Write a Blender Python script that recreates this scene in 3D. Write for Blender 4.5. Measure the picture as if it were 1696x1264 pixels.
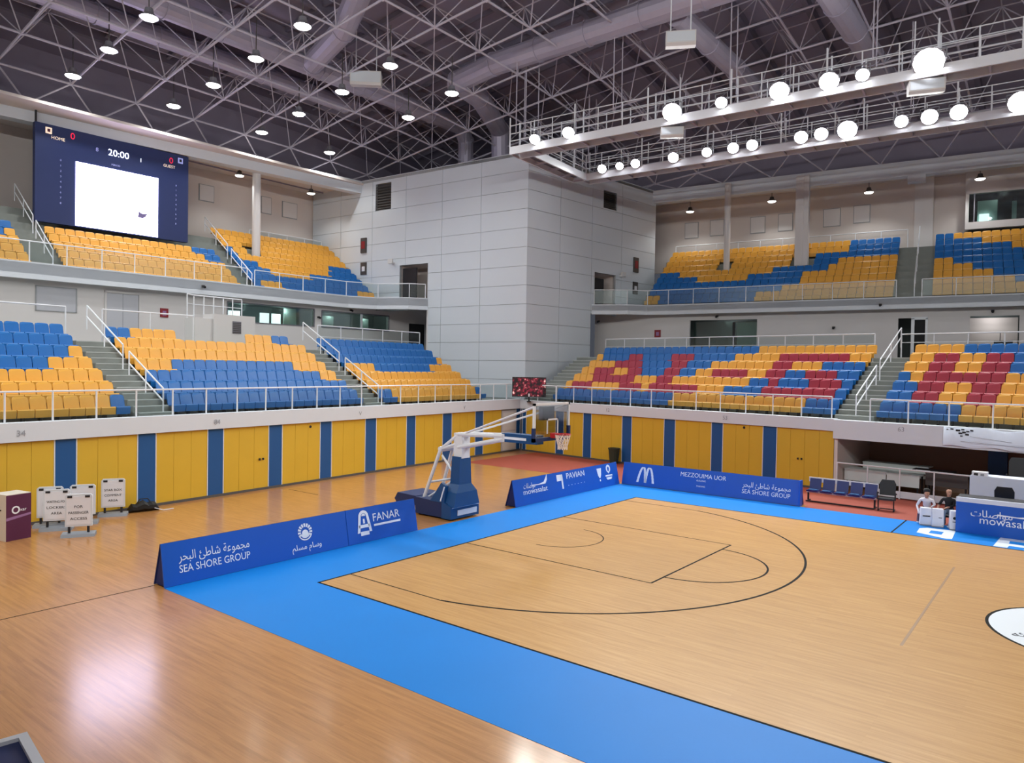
import bpy, math, random
from mathutils import Matrix, Vector
random.seed(7)
for _o in list(bpy.data.objects):
    bpy.data.objects.remove(_o)
scene = bpy.context.scene
COL = scene.collection
PI = math.pi

# ------------------------------------------------------------------ camera
cam_d = bpy.data.cameras.new('camera')
cam_d.sensor_fit = 'HORIZONTAL'; cam_d.sensor_width = 36.0
cam_d.lens = 1199.478 / 1696 * 36.0
cam_d.clip_start = 0.05; cam_d.clip_end = 300
cam = bpy.data.objects.new('camera', cam_d); COL.objects.link(cam)
_fw = Vector((-0.61899175, 0.78517349, -0.01875659))
_r = Vector((0.78501438, 0.61925919, 0.01644606))
_u = Vector((-0.0245282, 0.00454422, 0.99968881))
cam.matrix_world = Matrix(((_r.x, _u.x, -_fw.x, 13.63353), (_r.y, _u.y, -_fw.y, -10.26859), (_r.z, _u.z, -_fw.z, 4.99239), (0, 0, 0, 1)))
scene.camera = cam

# ------------------------------------------------------------------ world, exposure
w = bpy.data.worlds.new('hall_air'); scene.world = w; w.use_nodes = True
w.node_tree.nodes['Background'].inputs[0].default_value = (0.55, 0.6, 0.75, 1)
w.node_tree.nodes['Background'].inputs[1].default_value = 0.1
vs = scene.view_settings
vs.view_transform = 'Standard'; vs.look = 'None'; vs.gamma = 1.0; vs.use_curve_mapping = False
vs.exposure = 0.05
try:
    scene.cycles.max_bounces = 6; scene.cycles.diffuse_bounces = 4; scene.cycles.glossy_bounces = 2
    scene.cycles.transparent_max_bounces = 10; scene.cycles.sample_clamp_indirect = 4.0
    scene.cycles.use_adaptive_sampling = True; scene.cycles.adaptive_threshold = 0.09; scene.cycles.adaptive_min_samples = 16
    scene.cycles.use_denoising = True; scene.cycles.caustics_reflective = False; scene.cycles.caustics_refractive = False
except Exception:
    pass

# ------------------------------------------------------------------ lamps of the hall (those of the catwalk and roof outside the frame too)
FLOOD_W, DOWN_W, PENDANT_W = 1000.0, 520.0, 260.0
def spot(loc, target, power, angle=110, blend=0.6, radius=0.25, color=(0.97, 1.0, 0.97), name='lamp_light'):
    d = bpy.data.lights.new(name, 'SPOT'); d.energy = power; d.spot_size = math.radians(angle); d.spot_blend = blend
    d.shadow_soft_size = radius; d.color = color
    o = bpy.data.objects.new(name, d); COL.objects.link(o); o.location = loc
    o.rotation_euler = (Vector(target) - Vector(loc)).to_track_quat('-Z', 'Y').to_euler()
    return o
for x in (-9, -4, 1, 6, 11, 16, 21, 26, 31, 36):          # the near leg of the catwalk ring, above and behind the camera
    for y in (-8.0, -15.0):
        spot((x, y, 17.3), (x * 0.9 - 9, 14 if y > -10 else 30, 3.0 if y > -10 else 9.0), FLOOD_W, 130, name='near_catwalk_floodlight')
for x in (14, 19, 24, 29, 34):                            # the rest of the far leg, right of the frame
    for y in (23.6, 31.0):
        spot((x, y, 17.3), (x * 0.2 - 3, 10 if y < 30 else 16, 1.0), FLOOD_W, 125, name='far_catwalk_floodlight')
for x in (-28, -23, -18, -13):                            # downlights left of the frame
    for y in (-1, -6.5, -12):
        spot((x, y, 19.5), (x, y, 0), DOWN_W, 130, name='roof_downlight')

# ------------------------------------------------------------------ materials
def lin(c):
    return tuple(((v / 255) / 12.92 if v / 255 <= 0.04045 else ((v / 255 + 0.055) / 1.055) ** 2.4) for v in c) + (1.0,)
MATS = {}
def mat(name, rgb, rough=0.6, metal=0.0, spec=0.5, emit=None, estr=0.0, vary=0.0, vscale=3.0, coat=0.0):
    m = bpy.data.materials.new(name); m.use_nodes = True
    nt = m.node_tree; b = nt.nodes['Principled BSDF']
    c = lin(rgb)
    b.inputs['Base Color'].default_value = c; b.inputs['Roughness'].default_value = rough
    b.inputs['Metallic'].default_value = metal; b.inputs['Specular IOR Level'].default_value = spec
    b.inputs['Coat Weight'].default_value = coat
    if emit:
        b.inputs['Emission Color'].default_value = lin(emit); b.inputs['Emission Strength'].default_value = estr
    if vary > 0:
        tc = nt.nodes.new('ShaderNodeTexCoord'); n = nt.nodes.new('ShaderNodeTexNoise'); n.inputs['Scale'].default_value = vscale; n.inputs['Detail'].default_value = 4
        mx = nt.nodes.new('ShaderNodeMix'); mx.data_type = 'RGBA'
        mx.inputs[6].default_value = tuple(v * (1 - vary) for v in c[:3]) + (1,); mx.inputs[7].default_value = tuple(min(1, v * (1 + vary)) for v in c[:3]) + (1,)
        nt.links.new(tc.outputs['Object'], n.inputs['Vector']); nt.links.new(n.outputs['Fac'], mx.inputs[0]); nt.links.new(mx.outputs[2], b.inputs['Base Color'])
    MATS[name] = m
    return m
def wood(name, c1, c2, c3, rough, coat):
    m = bpy.data.materials.new(name); m.use_nodes = True; nt = m.node_tree; b = nt.nodes['Principled BSDF']
    N = nt.nodes.new; L = nt.links.new
    tc = N('ShaderNodeTexCoord')
    mp = N('ShaderNodeMapping'); mp.inputs['Scale'].default_value = (0.55, 9.0, 1.0); L(tc.outputs['Object'], mp.inputs[0])
    n1 = N('ShaderNodeTexNoise'); n1.inputs['Scale'].default_value = 1.6; n1.inputs['Detail'].default_value = 6; n1.inputs['Roughness'].default_value = 0.65; L(mp.outputs[0], n1.inputs['Vector'])
    br = N('ShaderNodeTexBrick'); br.inputs['Scale'].default_value = 1.0; br.inputs['Brick Width'].default_value = 1.9; br.inputs['Row Height'].default_value = 0.075
    br.inputs['Mortar Size'].default_value = 0.0025; br.inputs['Color1'].default_value = (0.25, 0.25, 0.25, 1); br.inputs['Color2'].default_value = (0.75, 0.75, 0.75, 1); br.inputs['Mortar'].default_value = (0.1, 0.1, 0.1, 1)
    br.offset_frequency = 3; br.inputs['Bias'].default_value = 0.0; L(tc.outputs['Object'], br.inputs['Vector'])
    n2 = N('ShaderNodeTexNoise'); n2.inputs['Scale'].default_value = 0.22; n2.inputs['Detail'].default_value = 2; L(tc.outputs['Object'], n2.inputs['Vector'])
    mix = N('ShaderNodeMath'); mix.operation = 'MULTIPLY_ADD'; L(n1.outputs['Fac'], mix.inputs[0]); mix.inputs[1].default_value = 0.75
    sc = N('ShaderNodeMath'); sc.operation = 'MULTIPLY'; L(br.outputs['Color'], sc.inputs[0]); sc.inputs[1].default_value = 0.22; L(sc.outputs[0], mix.inputs[2])
    rp = N('ShaderNodeValToRGB'); e = rp.color_ramp.elements
    e[0].position = 0.28; e[0].color = lin(c1); e[1].position = 0.80; e[1].color = lin(c3); k = e.new(0.52); k.color = lin(c2)
    L(mix.outputs[0], rp.inputs[0])
    mx = N('ShaderNodeMix'); mx.data_type = 'RGBA'; mx.blend_type = 'MULTIPLY'; mx.inputs[0].default_value = 0.35
    rp2 = N('ShaderNodeValToRGB'); rp2.color_ramp.elements[0].position = 0.3; rp2.color_ramp.elements[0].color = (0.72, 0.68, 0.64, 1); rp2.color_ramp.elements[1].position = 0.7
    L(n2.outputs['Fac'], rp2.inputs[0]); L(rp.outputs[0], mx.inputs[6]); L(rp2.outputs[0], mx.inputs[7]); L(mx.outputs[2], b.inputs['Base Color'])
    b.inputs['Roughness'].default_value = rough; b.inputs['Specular IOR Level'].default_value = 0.18; b.inputs['Coat Weight'].default_value = coat; b.inputs['Coat Roughness'].default_value = 0.16
    bp = N('ShaderNodeBump'); bp.inputs['Strength'].default_value = 0.06; bp.inputs['Distance'].default_value = 0.004; L(n1.outputs['Fac'], bp.inputs['Height']); L(bp.outputs[0], b.inputs['Normal']); L(bp.outputs[0], b.inputs['Coat Normal'])
    MATS[name] = m
    return m
def glass(name, tint, clear=0.8, rough=0.05):
    m = bpy.data.materials.new(name); m.use_nodes = True; nt = m.node_tree; nt.nodes.clear()
    N = nt.nodes.new; out = N('ShaderNodeOutputMaterial'); t = N('ShaderNodeBsdfTransparent'); t.inputs[0].default_value = lin(tint)
    g = N('ShaderNodeBsdfGlossy'); g.inputs[0].default_value = (0.9, 0.95, 0.95, 1); g.inputs['Roughness'].default_value = rough
    mx = N('ShaderNodeMixShader'); mx.inputs[0].default_value = 1 - clear
    nt.links.new(t.outputs[0], mx.inputs[1]); nt.links.new(g.outputs[0], mx.inputs[2]); nt.links.new(mx.outputs[0], out.inputs[0])
    MATS[name] = m
    return m
wood('hall_wood', (162, 110, 60), (188, 132, 76), (206, 152, 94), 0.36, 0.62)
wood('court_wood', (184, 136, 76), (202, 154, 92), (215, 171, 111), 0.42, 0.16)
mat('border_blue', (14, 126, 214), 0.5, spec=0.18, vary=0.05, vscale=0.6)
mat('line_black', (10, 9, 10), 0.8, spec=0.2)
mat('faint_brown', (150, 112, 70), 0.5)
mat('decal_white', (232, 238, 246), 0.4)
mat('red_carpet', (150, 62, 44), 0.7, vary=0.12, vscale=2)
mat('panel_yellow', (214, 172, 48), 0.5, vary=0.05, vscale=1.2)
mat('panel_blue', (18, 80, 140), 0.5, vary=0.04)
mat('plaster', (216, 211, 211), 0.8, vary=0.03, vscale=0.4)
mat('plaster_warm', (212, 202, 198), 0.85, vary=0.04, vscale=0.4)
mat('fascia_white', (212, 216, 224), 0.7, vary=0.03, vscale=0.7)
mat('tower_panel', (206, 212, 220), 0.55, vary=0.02, vscale=0.5)
mat('joint_grey', (158, 160, 164), 0.8)
mat('concrete', (138, 142, 138), 0.85, vary=0.12, vscale=2.5)
mat('nosing_grey', (186, 190, 188), 0.7)
mat('seat_yellow', (228, 166, 62), 0.45, vary=0.04)
mat('seat_blue', (10, 102, 176), 0.45, vary=0.05)
mat('seat_red', (164, 36, 62), 0.45, vary=0.05)
mat('bracket_black', (28, 28, 32), 0.5)
mat('rail_white', (226, 228, 234), 0.35)
mat('truss_white', (188, 182, 196), 0.45)
mat('duct_metal', (176, 170, 188), 0.5, metal=0.25, vary=0.05)
mat('deck_dark', (142, 134, 152), 0.85, vary=0.08, vscale=0.6)
mat('purlin_dark', (118, 112, 128), 0.8)
mat('grate_grey', (120, 118, 128), 0.6, metal=0.3)
mat('lamp_metal', (150, 150, 156), 0.4, metal=0.6)
mat('lamp_dark', (70, 66, 66), 0.5)
mat('flood_lens', (255, 255, 255), 0.3, emit=(248, 250, 255), estr=30)
mat('down_lens', (255, 255, 255), 0.3, emit=(255, 252, 250), estr=14)
mat('pendant_lens', (255, 255, 255), 0.3, emit=(255, 246, 236), estr=5)
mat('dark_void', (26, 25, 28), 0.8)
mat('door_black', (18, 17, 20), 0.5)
mat('door_grey', (188, 188, 196), 0.6)
mat('vent_grey', (84, 80, 78), 0.7)
mat('board_navy', (28, 44, 96), 0.5, vary=0.05)
mat('screen_white', (255, 255, 255), 0.3, emit=(218, 212, 255), estr=10)
mat('led_white', (255, 255, 255), 0.4, emit=(235, 240, 255), estr=2.5)
mat('led_red', (200, 30, 60), 0.4, emit=(230, 30, 70), estr=1.0)
mat('led_dim', (150, 150, 200), 0.4, emit=(150, 160, 220), estr=0.6)
mat('led_cream', (230, 210, 190), 0.4, emit=(240, 215, 190), estr=0.8)
mat('screen_mark', (120, 110, 160), 0.5)
mat('ad_blue', (14, 88, 188), 0.4, vary=0.03)
mat('ad_blue_dark', (14, 36, 96), 0.6)
mat('ink_white', (236, 240, 248), 0.5)
mat('ink_black', (30, 28, 34), 0.6)
mat('decal_ink', (70, 76, 84), 0.6)
mat('ink_grey', (146, 148, 156), 0.6)
mat('pad_blue', (12, 70, 122), 0.5)
mat('pad_navy', (20, 44, 92), 0.5)
mat('steel_white', (224, 224, 228), 0.35)
mat('rim_red', (190, 40, 44), 0.4)
mat('net_white', (236, 222, 212), 0.7)
glass('backboard_glass', (222, 224, 224), 0.86)
glass('rail_glass', (240, 244, 244), 0.97, 0.3)
glass('window_glass', (208, 224, 220), 0.88)
mat('poster_white', (226, 226, 234), 0.5, vary=0.03, vscale=4)
mat('sign_grey', (140, 146, 156), 0.5)
mat('maroon', (84, 26, 66), 0.5)
mat('maroon_band', (150, 110, 156), 0.5)
mat('cardboard_cream', (214, 206, 194), 0.7)
mat('bag_black', (20, 20, 22), 0.6, vary=0.3, vscale=12)
mat('bin_green', (46, 58, 44), 0.5)
mat('recess_brown', (150, 124, 112), 0.8)
mat('table_white', (206, 214, 214), 0.5)
mat('cloth_white', (214, 220, 236), 0.8, vary=0.04, vscale=5)
mat('chair_black', (30, 32, 38), 0.55)
mat('bench_blue', (22, 40, 110), 0.4)
mat('skin', (178, 130, 108), 0.6)
mat('hair_black', (24, 20, 20), 0.7)
mat('shirt_white', (222, 220, 230), 0.8)
mat('shirt_black', (22, 22, 28), 0.8)
mat('trousers_mauve', (92, 78, 96), 0.85)
mat('jeans_grey', (124, 142, 168), 0.85)
mat('shoe_white', (226, 226, 228), 0.6)
mat('cabinet_white', (208, 206, 206), 0.6)
mat('fire_red', (134, 26, 38), 0.5)
mat('curtain_teal', (196, 216, 210), 0.8, vary=0.08, vscale=6)
mat('daylight_pane', (255, 255, 255), 0.5, emit=(240, 250, 255), estr=2.6)
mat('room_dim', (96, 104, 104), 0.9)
def picture(name):
    m = bpy.data.materials.new(name); m.use_nodes = True; nt = m.node_tree; b = nt.nodes['Principled BSDF']; N = nt.nodes.new; L = nt.links.new
    tc = N('ShaderNodeTexCoord'); n = N('ShaderNodeTexNoise'); n.inputs['Scale'].default_value = 6; n.inputs['Detail'].default_value = 3; L(tc.outputs['Object'], n.inputs['Vector'])
    rp = N('ShaderNodeValToRGB'); e = rp.color_ramp.elements
    e[0].position = 0.44; e[0].color = lin((18, 6, 14)); e[1].position = 0.74; e[1].color = lin((236, 196, 190))
    k = e.new(0.54); k.color = lin((86, 12, 32)); k = e.new(0.62); k.color = lin((130, 26, 48))
    L(n.outputs['Fac'], rp.inputs[0]); L(rp.outputs[0], b.inputs['Emission Color']); b.inputs['Emission Strength'].default_value = 0.8; L(rp.outputs[0], b.inputs['Base Color'])
    MATS[name] = m
picture('tv_picture')

# ------------------------------------------------------------------ mesh helpers
class MB:
    def __init__(self): self.v = []; self.f = []
    def add(self, vs, fs, M=None):
        n = len(self.v)
        self.v += [tuple(M @ Vector(p)) if M is not None else tuple(p) for p in vs]
        self.f += [tuple(i + n for i in f) for f in fs]
        return self
    def box(self, x0, x1, y0, y1, z0, z1, M=None):
        return self.add([(x0, y0, z0), (x1, y0, z0), (x1, y1, z0), (x0, y1, z0), (x0, y0, z1), (x1, y0, z1), (x1, y1, z1), (x0, y1, z1)],
                        [(3, 2, 1, 0), (4, 5, 6, 7), (0, 1, 5, 4), (1, 2, 6, 5), (2, 3, 7, 6), (3, 0, 4, 7)], M)
    def prism(self, poly, a, b, axis='y', M=None):
        n = len(poly)
        def P(p, t): return {'y': (p[0], t, p[1]), 'x': (t, p[0], p[1]), 'z': (p[0], p[1], t)}[axis]
        vs = [P(p, a) for p in poly] + [P(p, b) for p in poly]
        fs = [tuple(range(n))[::-1], tuple(range(n, 2 * n))] + [(i, (i + 1) % n, n + (i + 1) % n, n + i) for i in range(n)]
        return self.add(vs, fs, M)
    def tube(self, a, b, r, n=6, r2=None, caps=True):
        a = Vector(a); b = Vector(b); d = (b - a)
        if d.length < 1e-6: return self
        q = d.to_track_quat('Z', 'Y'); r2 = r if r2 is None else r2
        vs = []
        for t, rr in ((a, r), (b, r2)):
            for i in range(n):
                an = 2 * PI * i / n
                vs.append(tuple(t + q @ Vector((math.cos(an) * rr, math.sin(an) * rr, 0))))
        fs = [(i, (i + 1) % n, n + (i + 1) % n, n + i) for i in range(n)]
        if caps: fs += [tuple(range(n))[::-1], tuple(range(n, 2 * n))]
        return self.add(vs, fs)
    def path(self, pts, r, n=6):
        for a, b in zip(pts, pts[1:]): self.tube(a, b, r, n)
        return self
    def lathe(self, prof, n=12, M=None, cap=True):
        vs = [(r * math.cos(2 * PI * i / n), r * math.sin(2 * PI * i / n), z) for r, z in prof for i in range(n)]
        fs = [(k * n + i, k * n + (i + 1) % n, (k + 1) * n + (i + 1) % n, (k + 1) * n + i) for k in range(len(prof) - 1) for i in range(n)]
        if cap: fs += [tuple(range(n))[::-1], tuple((len(prof) - 1) * n + i for i in range(n))]
        return self.add(vs, fs, M)
    def ring(self, cx, cy, z, r0, r1, a0=0, a1=2 * PI, n=48, h=0.003):
        for i in range(n):
            t0 = a0 + (a1 - a0) * i / n; t1 = a0 + (a1 - a0) * (i + 1) / n
            p = [(cx + rr * math.cos(t), cy + rr * math.sin(t)) for rr, t in ((r0, t0), (r1, t0), (r1, t1), (r0, t1))]
            self.prism(p, z, z + h, 'z')
        return self
    def mesh(self, name):
        me = bpy.data.meshes.new(name); me.from_pydata(self.v, [], self.f); me.validate(); me.update()
        return me
def obj(name, me, m=None, parent=None, M=None, smooth=False):
    if isinstance(me, MB): me = me.mesh(name)
    if m is not None and len(me.materials) == 0:
        for k in (m if isinstance(m, (list, tuple)) else [m]): me.materials.append(MATS[k])
    if smooth:
        for p in me.polygons: p.use_smooth = True
    o = bpy.data.objects.new(name, me); COL.objects.link(o)
    if parent is not None: o.parent = parent
    if M is not None: o.matrix_local = M
    return o
def tag(o, label, cat, group=None):
    o['label'] = label; o['category'] = cat
    if group: o['group'] = group
    return o
def struct(o, label=None):
    o['kind'] = 'structure'
    if label: o['label'] = label
    return o
def thing(name, label, cat, M=None, group=None):
    o = bpy.data.objects.new(name, None); COL.objects.link(o); o.empty_display_size = 0.2
    if M is not None: o.matrix_world = M
    return tag(o, label, cat, group)
def box(*a): return MB().box(*a)
def T3(x, y, z, rz=0.0): return Matrix.Translation((x, y, z)) @ Matrix.Rotation(rz, 4, 'Z')
class Frame:                                   # (s, d, z): s along a side, d back from the court, z up
    def __init__(self, px, py, dx, dy):
        l = math.hypot(dx, dy); dx /= l; dy /= l
        self.M = Matrix(((dx, -dy, 0, px), (dy, dx, 0, py), (0, 0, 1, 0), (0, 0, 0, 1)))
    def __call__(self, s, d, z): return self.M @ Vector((s, d, z))
    def at(self, s, d, z, rz=0.0): return self.M @ T3(s, d, z, rz)
    def inv(self, p): return self.M.inverted() @ Vector(p)
LF = Frame(-11.4, 0, -0.075, 1)                # left lower side
FF = Frame(0, 22.97, 1, -0.124)                # far lower side
UL = Frame(-26.3, 0, 0.03, 1)                  # left upper side (front edge of its balcony)
UF = Frame(0, 36.1, 1, 0.126)                  # far upper side
def text_mesh(s, size, name='lettering', align='CENTER', extrude=0.002, xs=1.0, fit=None):
    cu = bpy.data.curves.new('t', 'FONT'); cu.body = s; cu.size = size; cu.align_x = align; cu.align_y = 'CENTER'; cu.extrude = extrude; cu.resolution_u = 3; cu.space_line = 0.95
    o = bpy.data.objects.new('t', cu); COL.objects.link(o)
    dg = bpy.context.evaluated_depsgraph_get(); me = bpy.data.meshes.new_from_object(o.evaluated_get(dg)); me.name = name
    bpy.data.objects.remove(o); bpy.data.curves.remove(cu)
    if xs != 1.0:
        for v in me.vertices: v.co.x *= xs
    if fit:
        xx = [v.co.x for v in me.vertices]; k = fit / (max(xx) - min(xx)); c0 = (max(xx) + min(xx)) / 2
        for v in me.vertices: v.co.x = (v.co.x - c0) * k
    me.materials.clear()
    return me
AR = {'\u0627': '\ufe8d\ufe8e\ufe8d\ufe8e', '\u0628': '\ufe8f\ufe90\ufe91\ufe92', '\u0629': '\ufe93\ufe94\ufe93\ufe94', '\u062a': '\ufe95\ufe96\ufe97\ufe98', '\u062c': '\ufe9d\ufe9e\ufe9f\ufea0', '\u062d': '\ufea1\ufea2\ufea3\ufea4',
      '\u0631': '\ufead\ufeae\ufead\ufeae', '\u0634': '\ufeb5\ufeb6\ufeb7\ufeb8', '\u0635': '\ufeb9\ufeba\ufebb\ufebc', '\u0637': '\ufec1\ufec2\ufec3\ufec4', '\u0639': '\ufec9\ufeca\ufecb\ufecc', '\u0644': '\ufedd\ufede\ufedf\ufee0', '\u0645': '\ufee1\ufee2\ufee3\ufee4',
      '\u0648': '\ufeed\ufeee\ufeed\ufeee', '\u0626': '\ufe89\ufe8a\ufe8b\ufe8c', '\u0633': '\ufeb1\ufeb2\ufeb3\ufeb4'}
def arabic(s):                                  # joined letter forms, laid out right to left
    nj = '\u0627\u0629\u0631\u0648'
    out = []
    for word in s.split(' '):
        w_ = ''
        for i, c in enumerate(word):
            prev = i > 0 and word[i - 1] not in nj; nxt = i < len(word) - 1 and c not in nj
            w_ += AR[c][(2 if nxt else 0) + (1 if prev else 0)]
        out.append(w_[::-1])
    return ' '.join(out[::-1])

# ------------------------------------------------------------------ floor and court
fl = struct(obj('floor', box(-34, 62, -28, 47, -0.3, 0.0), 'hall_wood'), 'glossy wooden sports hall floor')
cs = obj('court_surface', box(0, 28, 0, 15, 0.0, 0.004), 'court_wood', fl); cs['label'] = 'paler matt wood of the playing court'
b = MB()
b.box(-2.15, 30.15, -2.5, 0, 0, 0.005); b.box(-2.15, 30.15, 15, 17.5, 0, 0.005); b.box(-2.15, 0, 0, 15, 0, 0.005); b.box(28, 30.15, 0, 15, 0, 0.005)
cb = obj('court_border', b, 'border_blue', fl); cb['label'] = 'blue run-off border painted around the court'
def line(name, mb): return obj(name, mb, 'line_black', fl)
Z0 = 0.0045
line('court_line', box(-0.03, 28, -0.03, 0.02, 0.004, 0.008)); line('court_line', box(-0.03, 28, 14.98, 15.03, 0.004, 0.008)); line('court_line', box(-0.03, 0.02, 0, 15, 0.004, 0.008))
line('court_line', box(0, 5.8, 5.035, 5.07, Z0, Z0 + 0.003)); line('court_line', box(0, 5.8, 9.93, 9.965, Z0, Z0 + 0.003)); line('court_line', box(5.78, 5.83, 5.05, 9.95, Z0, Z0 + 0.003))
line('court_line', MB().ring(5.8, 7.5, Z0, 1.77, 1.82, -PI / 2, PI / 2))
line('court_line', MB().ring(1.575, 7.5, Z0, 6.705, 6.765, -1.362, 1.362, 90))
line('court_line', box(0, 2.98, 0.89, 0.92, Z0, Z0 + 0.003)); line('court_line', box(0, 2.98, 14.08, 14.11, Z0, Z0 + 0.003))
line('court_line', MB().ring(1.575, 7.5, Z0, 1.235, 1.265, -PI / 2, PI / 2))
line('court_line', box(13.975, 14.025, 0, 5.7, Z0, Z0 + 0.003))
line('court_line', box(8.98, 9.03, 15.02, 17.5, 0.005, 0.008))
line('court_line', MB().ring(14, 7.5, Z0, 1.77, 1.83, 0, 2 * PI, 72))
cc = obj('centre_decal', MB().lathe([(1.77, 0.0), (1.77, 0.0028)], 72, T3(14, 7.5, Z0)), 'decal_white', fl); cc['label'] = 'white round decal in the centre circle'
obj('decal_lettering', text_mesh('\ufeea\ufe8c', 0.34), 'decal_ink', fl, T3(12.78, 6.72, Z0 + 0.006, 0.5))
obj('faint_line', box(11.1, 11.15, 4.6, 11.6, Z0, Z0 + 0.0015), 'faint_brown', fl)
b = MB()
b.prism([(9.62, 15.62), (10.48, 15.22), (10.62, 15.30), (10.55, 16.72), (9.78, 16.62), (9.58, 16.35)], 0.005, 0.008, 'z')
lt = obj('border_letter', b, 'decal_white', fl); lt['label'] = 'white block letter on the blue border'
obj('letter_gap', box(9.93, 10.28, 15.75, 16.25, 0.008, 0.0095), 'border_blue', fl)
b = MB()
b.prism([(11.68, 15.12), (12.02, 15.12), (12.05, 15.45), (12.42, 15.45), (12.42, 15.12), (12.75, 15.12), (12.72, 16.6), (11.75, 16.6)], 0.005, 0.008, 'z')
lt = obj('border_letter', b, 'decal_white', fl); lt['label'] = 'white block letter A on the blue border'
obj('letter_gap', box(12.02, 12.42, 15.78, 16.2, 0.008, 0.0095), 'border_blue', fl)
rc = MB(); rc.prism([(-11.75, 18.0), (5.6, 18.0), (5.6, 17.52), (24, 17.52), (24, 22.5), (5.4, 22.25), (-11.75, 24.35)], 0.0, 0.004, 'z')
rc = obj('red_flooring', rc, 'red_carpet', fl); rc['label'] = 'dull red rubber strip along the far wall'
line('court_line', box(-2.565, -2.535, -12, -2.52, 0.0005, 0.002))
line('court_line', box(-11.2, -9.3, 6.9, 6.93, 0.0005, 0.002))

# ------------------------------------------------------------------ lower walls with their panels
def panel_wall(fr, name, s0, s1, blues, ztop, label, wallmat='joint_grey', doors=()):
    wl = struct(obj(name, box(s0, s1, 0.03, 0.4, 0, ztop), wallmat, None, fr.M), label)
    edges = []
    pos = s0
    for (a, c) in blues:
        if a > pos: edges.append((pos, a, 'panel_yellow'))
        edges.append((a, c, 'panel_blue')); pos = c
    if pos < s1: edges.append((pos, s1, 'panel_yellow'))
    tr = MB()
    for a, c, m in edges:
        if any(a < (p + q) / 2 < c for p, q in doors): continue
        if m == 'panel_blue':
            obj('blue_panel', box(a + 0.02, c - 0.02, -0.02, 0.04, 0.09, ztop - 0.02), m, wl)
            tr.box(a - 0.02, a + 0.015, -0.025, 0.04, 0.05, ztop - 0.01); tr.box(c - 0.015, c + 0.02, -0.025, 0.04, 0.05, ztop - 0.01)
        else:
            n = max(1, round((c - a) / 0.68)); wd = (c - a) / n
            for i in range(n):
                obj('yellow_panel', box(a + wd * i + (0.022 if i == 0 else 0.005), a + wd * (i + 1) - (0.022 if i == n - 1 else 0.005), -0.015, 0.04, 0.09, ztop - 0.02), m, wl)
    obj('panel_edging', tr, 'fascia_white', wl)
    obj('baseboard', box(s0, s1, -0.05, 0.04, 0, 0.09), 'vent_grey', wl)
    return wl
LB = [(-9.3, -8.66), (-6.7, -6.05), (-4.05, -3.4), (-1.46, -0.82), (1.14, 1.78), (3.76, 4.41), (6.45, 7.1), (9.09, 9.73), (11.76, 12.46), (14.55, 15.21), (17.34, 18.1), (20.19, 20.93), (24.3, 24.72)]
wall_l = panel_wall(LF, 'wall_left', -12, 24.72, LB, 2.55, 'lower left wall of yellow and blue panels', doors=((22.75, 24.2),))
obj('yellow_panel', box(20.95, 21.85, -0.015, 0.04, 0.09, 2.53), 'panel_yellow', wall_l); obj('yellow_panel', box(21.86, 22.72, -0.015, 0.04, 0.09, 2.53), 'panel_yellow', wall_l)
dr = struct(obj('door_1', box(22.78, 24.26, -0.03, 0.06, 0.05, 2.45), 'door_grey', None, LF.M), 'pale grey corner door between yellow panels')
obj('door_panel', box(22.88, 24.16, -0.045, 0.0, 0.15, 1.2), 'cabinet_white', dr); obj('door_panel', box(22.88, 24.16, -0.045, 0.0, 1.3, 2.35), 'cabinet_white', dr)
FB = [(-13.05, -12.75), (-8.3, -7.72), (-5.62, -5.0), (-3.0, -2.35), (-0.33, 0.27), (2.28, 2.93)]
wall_f = panel_wall(FF, 'wall_far', -13.05, 5.46, [(a, c) for a, c in FB[:1]] + [(-11.35 + 1.0, -11.35 + 1.6)] + FB[1:], 2.55, 'lower far wall of yellow and blue panels')
for fr, par, s, z in ((LF, wall_l, 8.55, 2.36), (FF, wall_f, 1.35, 2.4)):
    obj('wall_lamp_hole', MB().tube((s, -0.03, z), (s, 0.0, z), 0.06, 10), 'ink_black', par)
for fr, par, s in ((LF, wall_l, 6.02), (LF, wall_l, 6.18), (FF, wall_f, 3.92), (FF, wall_f, 4.08)):
    obj('panel_handle', MB().box(s - 0.03, s + 0.03, -0.06, -0.01, 1.18, 1.26), 'ink_black', par)

# fascia bands over the panels and the slab edges
fa = struct(obj('trim_1', box(-12, 24.9, -0.14, 0.3, 2.55, 3.12), 'fascia_white', None, LF.M), 'white fascia band above the left panels')
fb = struct(obj('trim_2', MB().box(-13.2, 5.46, -0.14, 0.3, 2.55, 3.06).box(5.46, 22, -0.16, 0.3, 2.24, 3.03), 'fascia_white', None, FF.M), 'white fascia band above the far panels')
for fr, par, s, t in ((LF, fa, -3.05 + 0.6, '34'), (LF, fa, 4.05, '84'), (LF, fa, 11.3, 'V'), (LF, fa, 19.0, 'V'), (FF, fb, -6.5, '12'), (FF, fb, 0.45, '53'), (FF, fb, 8.1, '63')):
    obj('fascia_number', text_mesh(t, 0.26, extrude=0.001), 'ink_grey', par, Matrix.Translation((s, -0.165, 2.80)) @ Matrix.Rotation(PI / 2, 4, 'X'))

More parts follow.
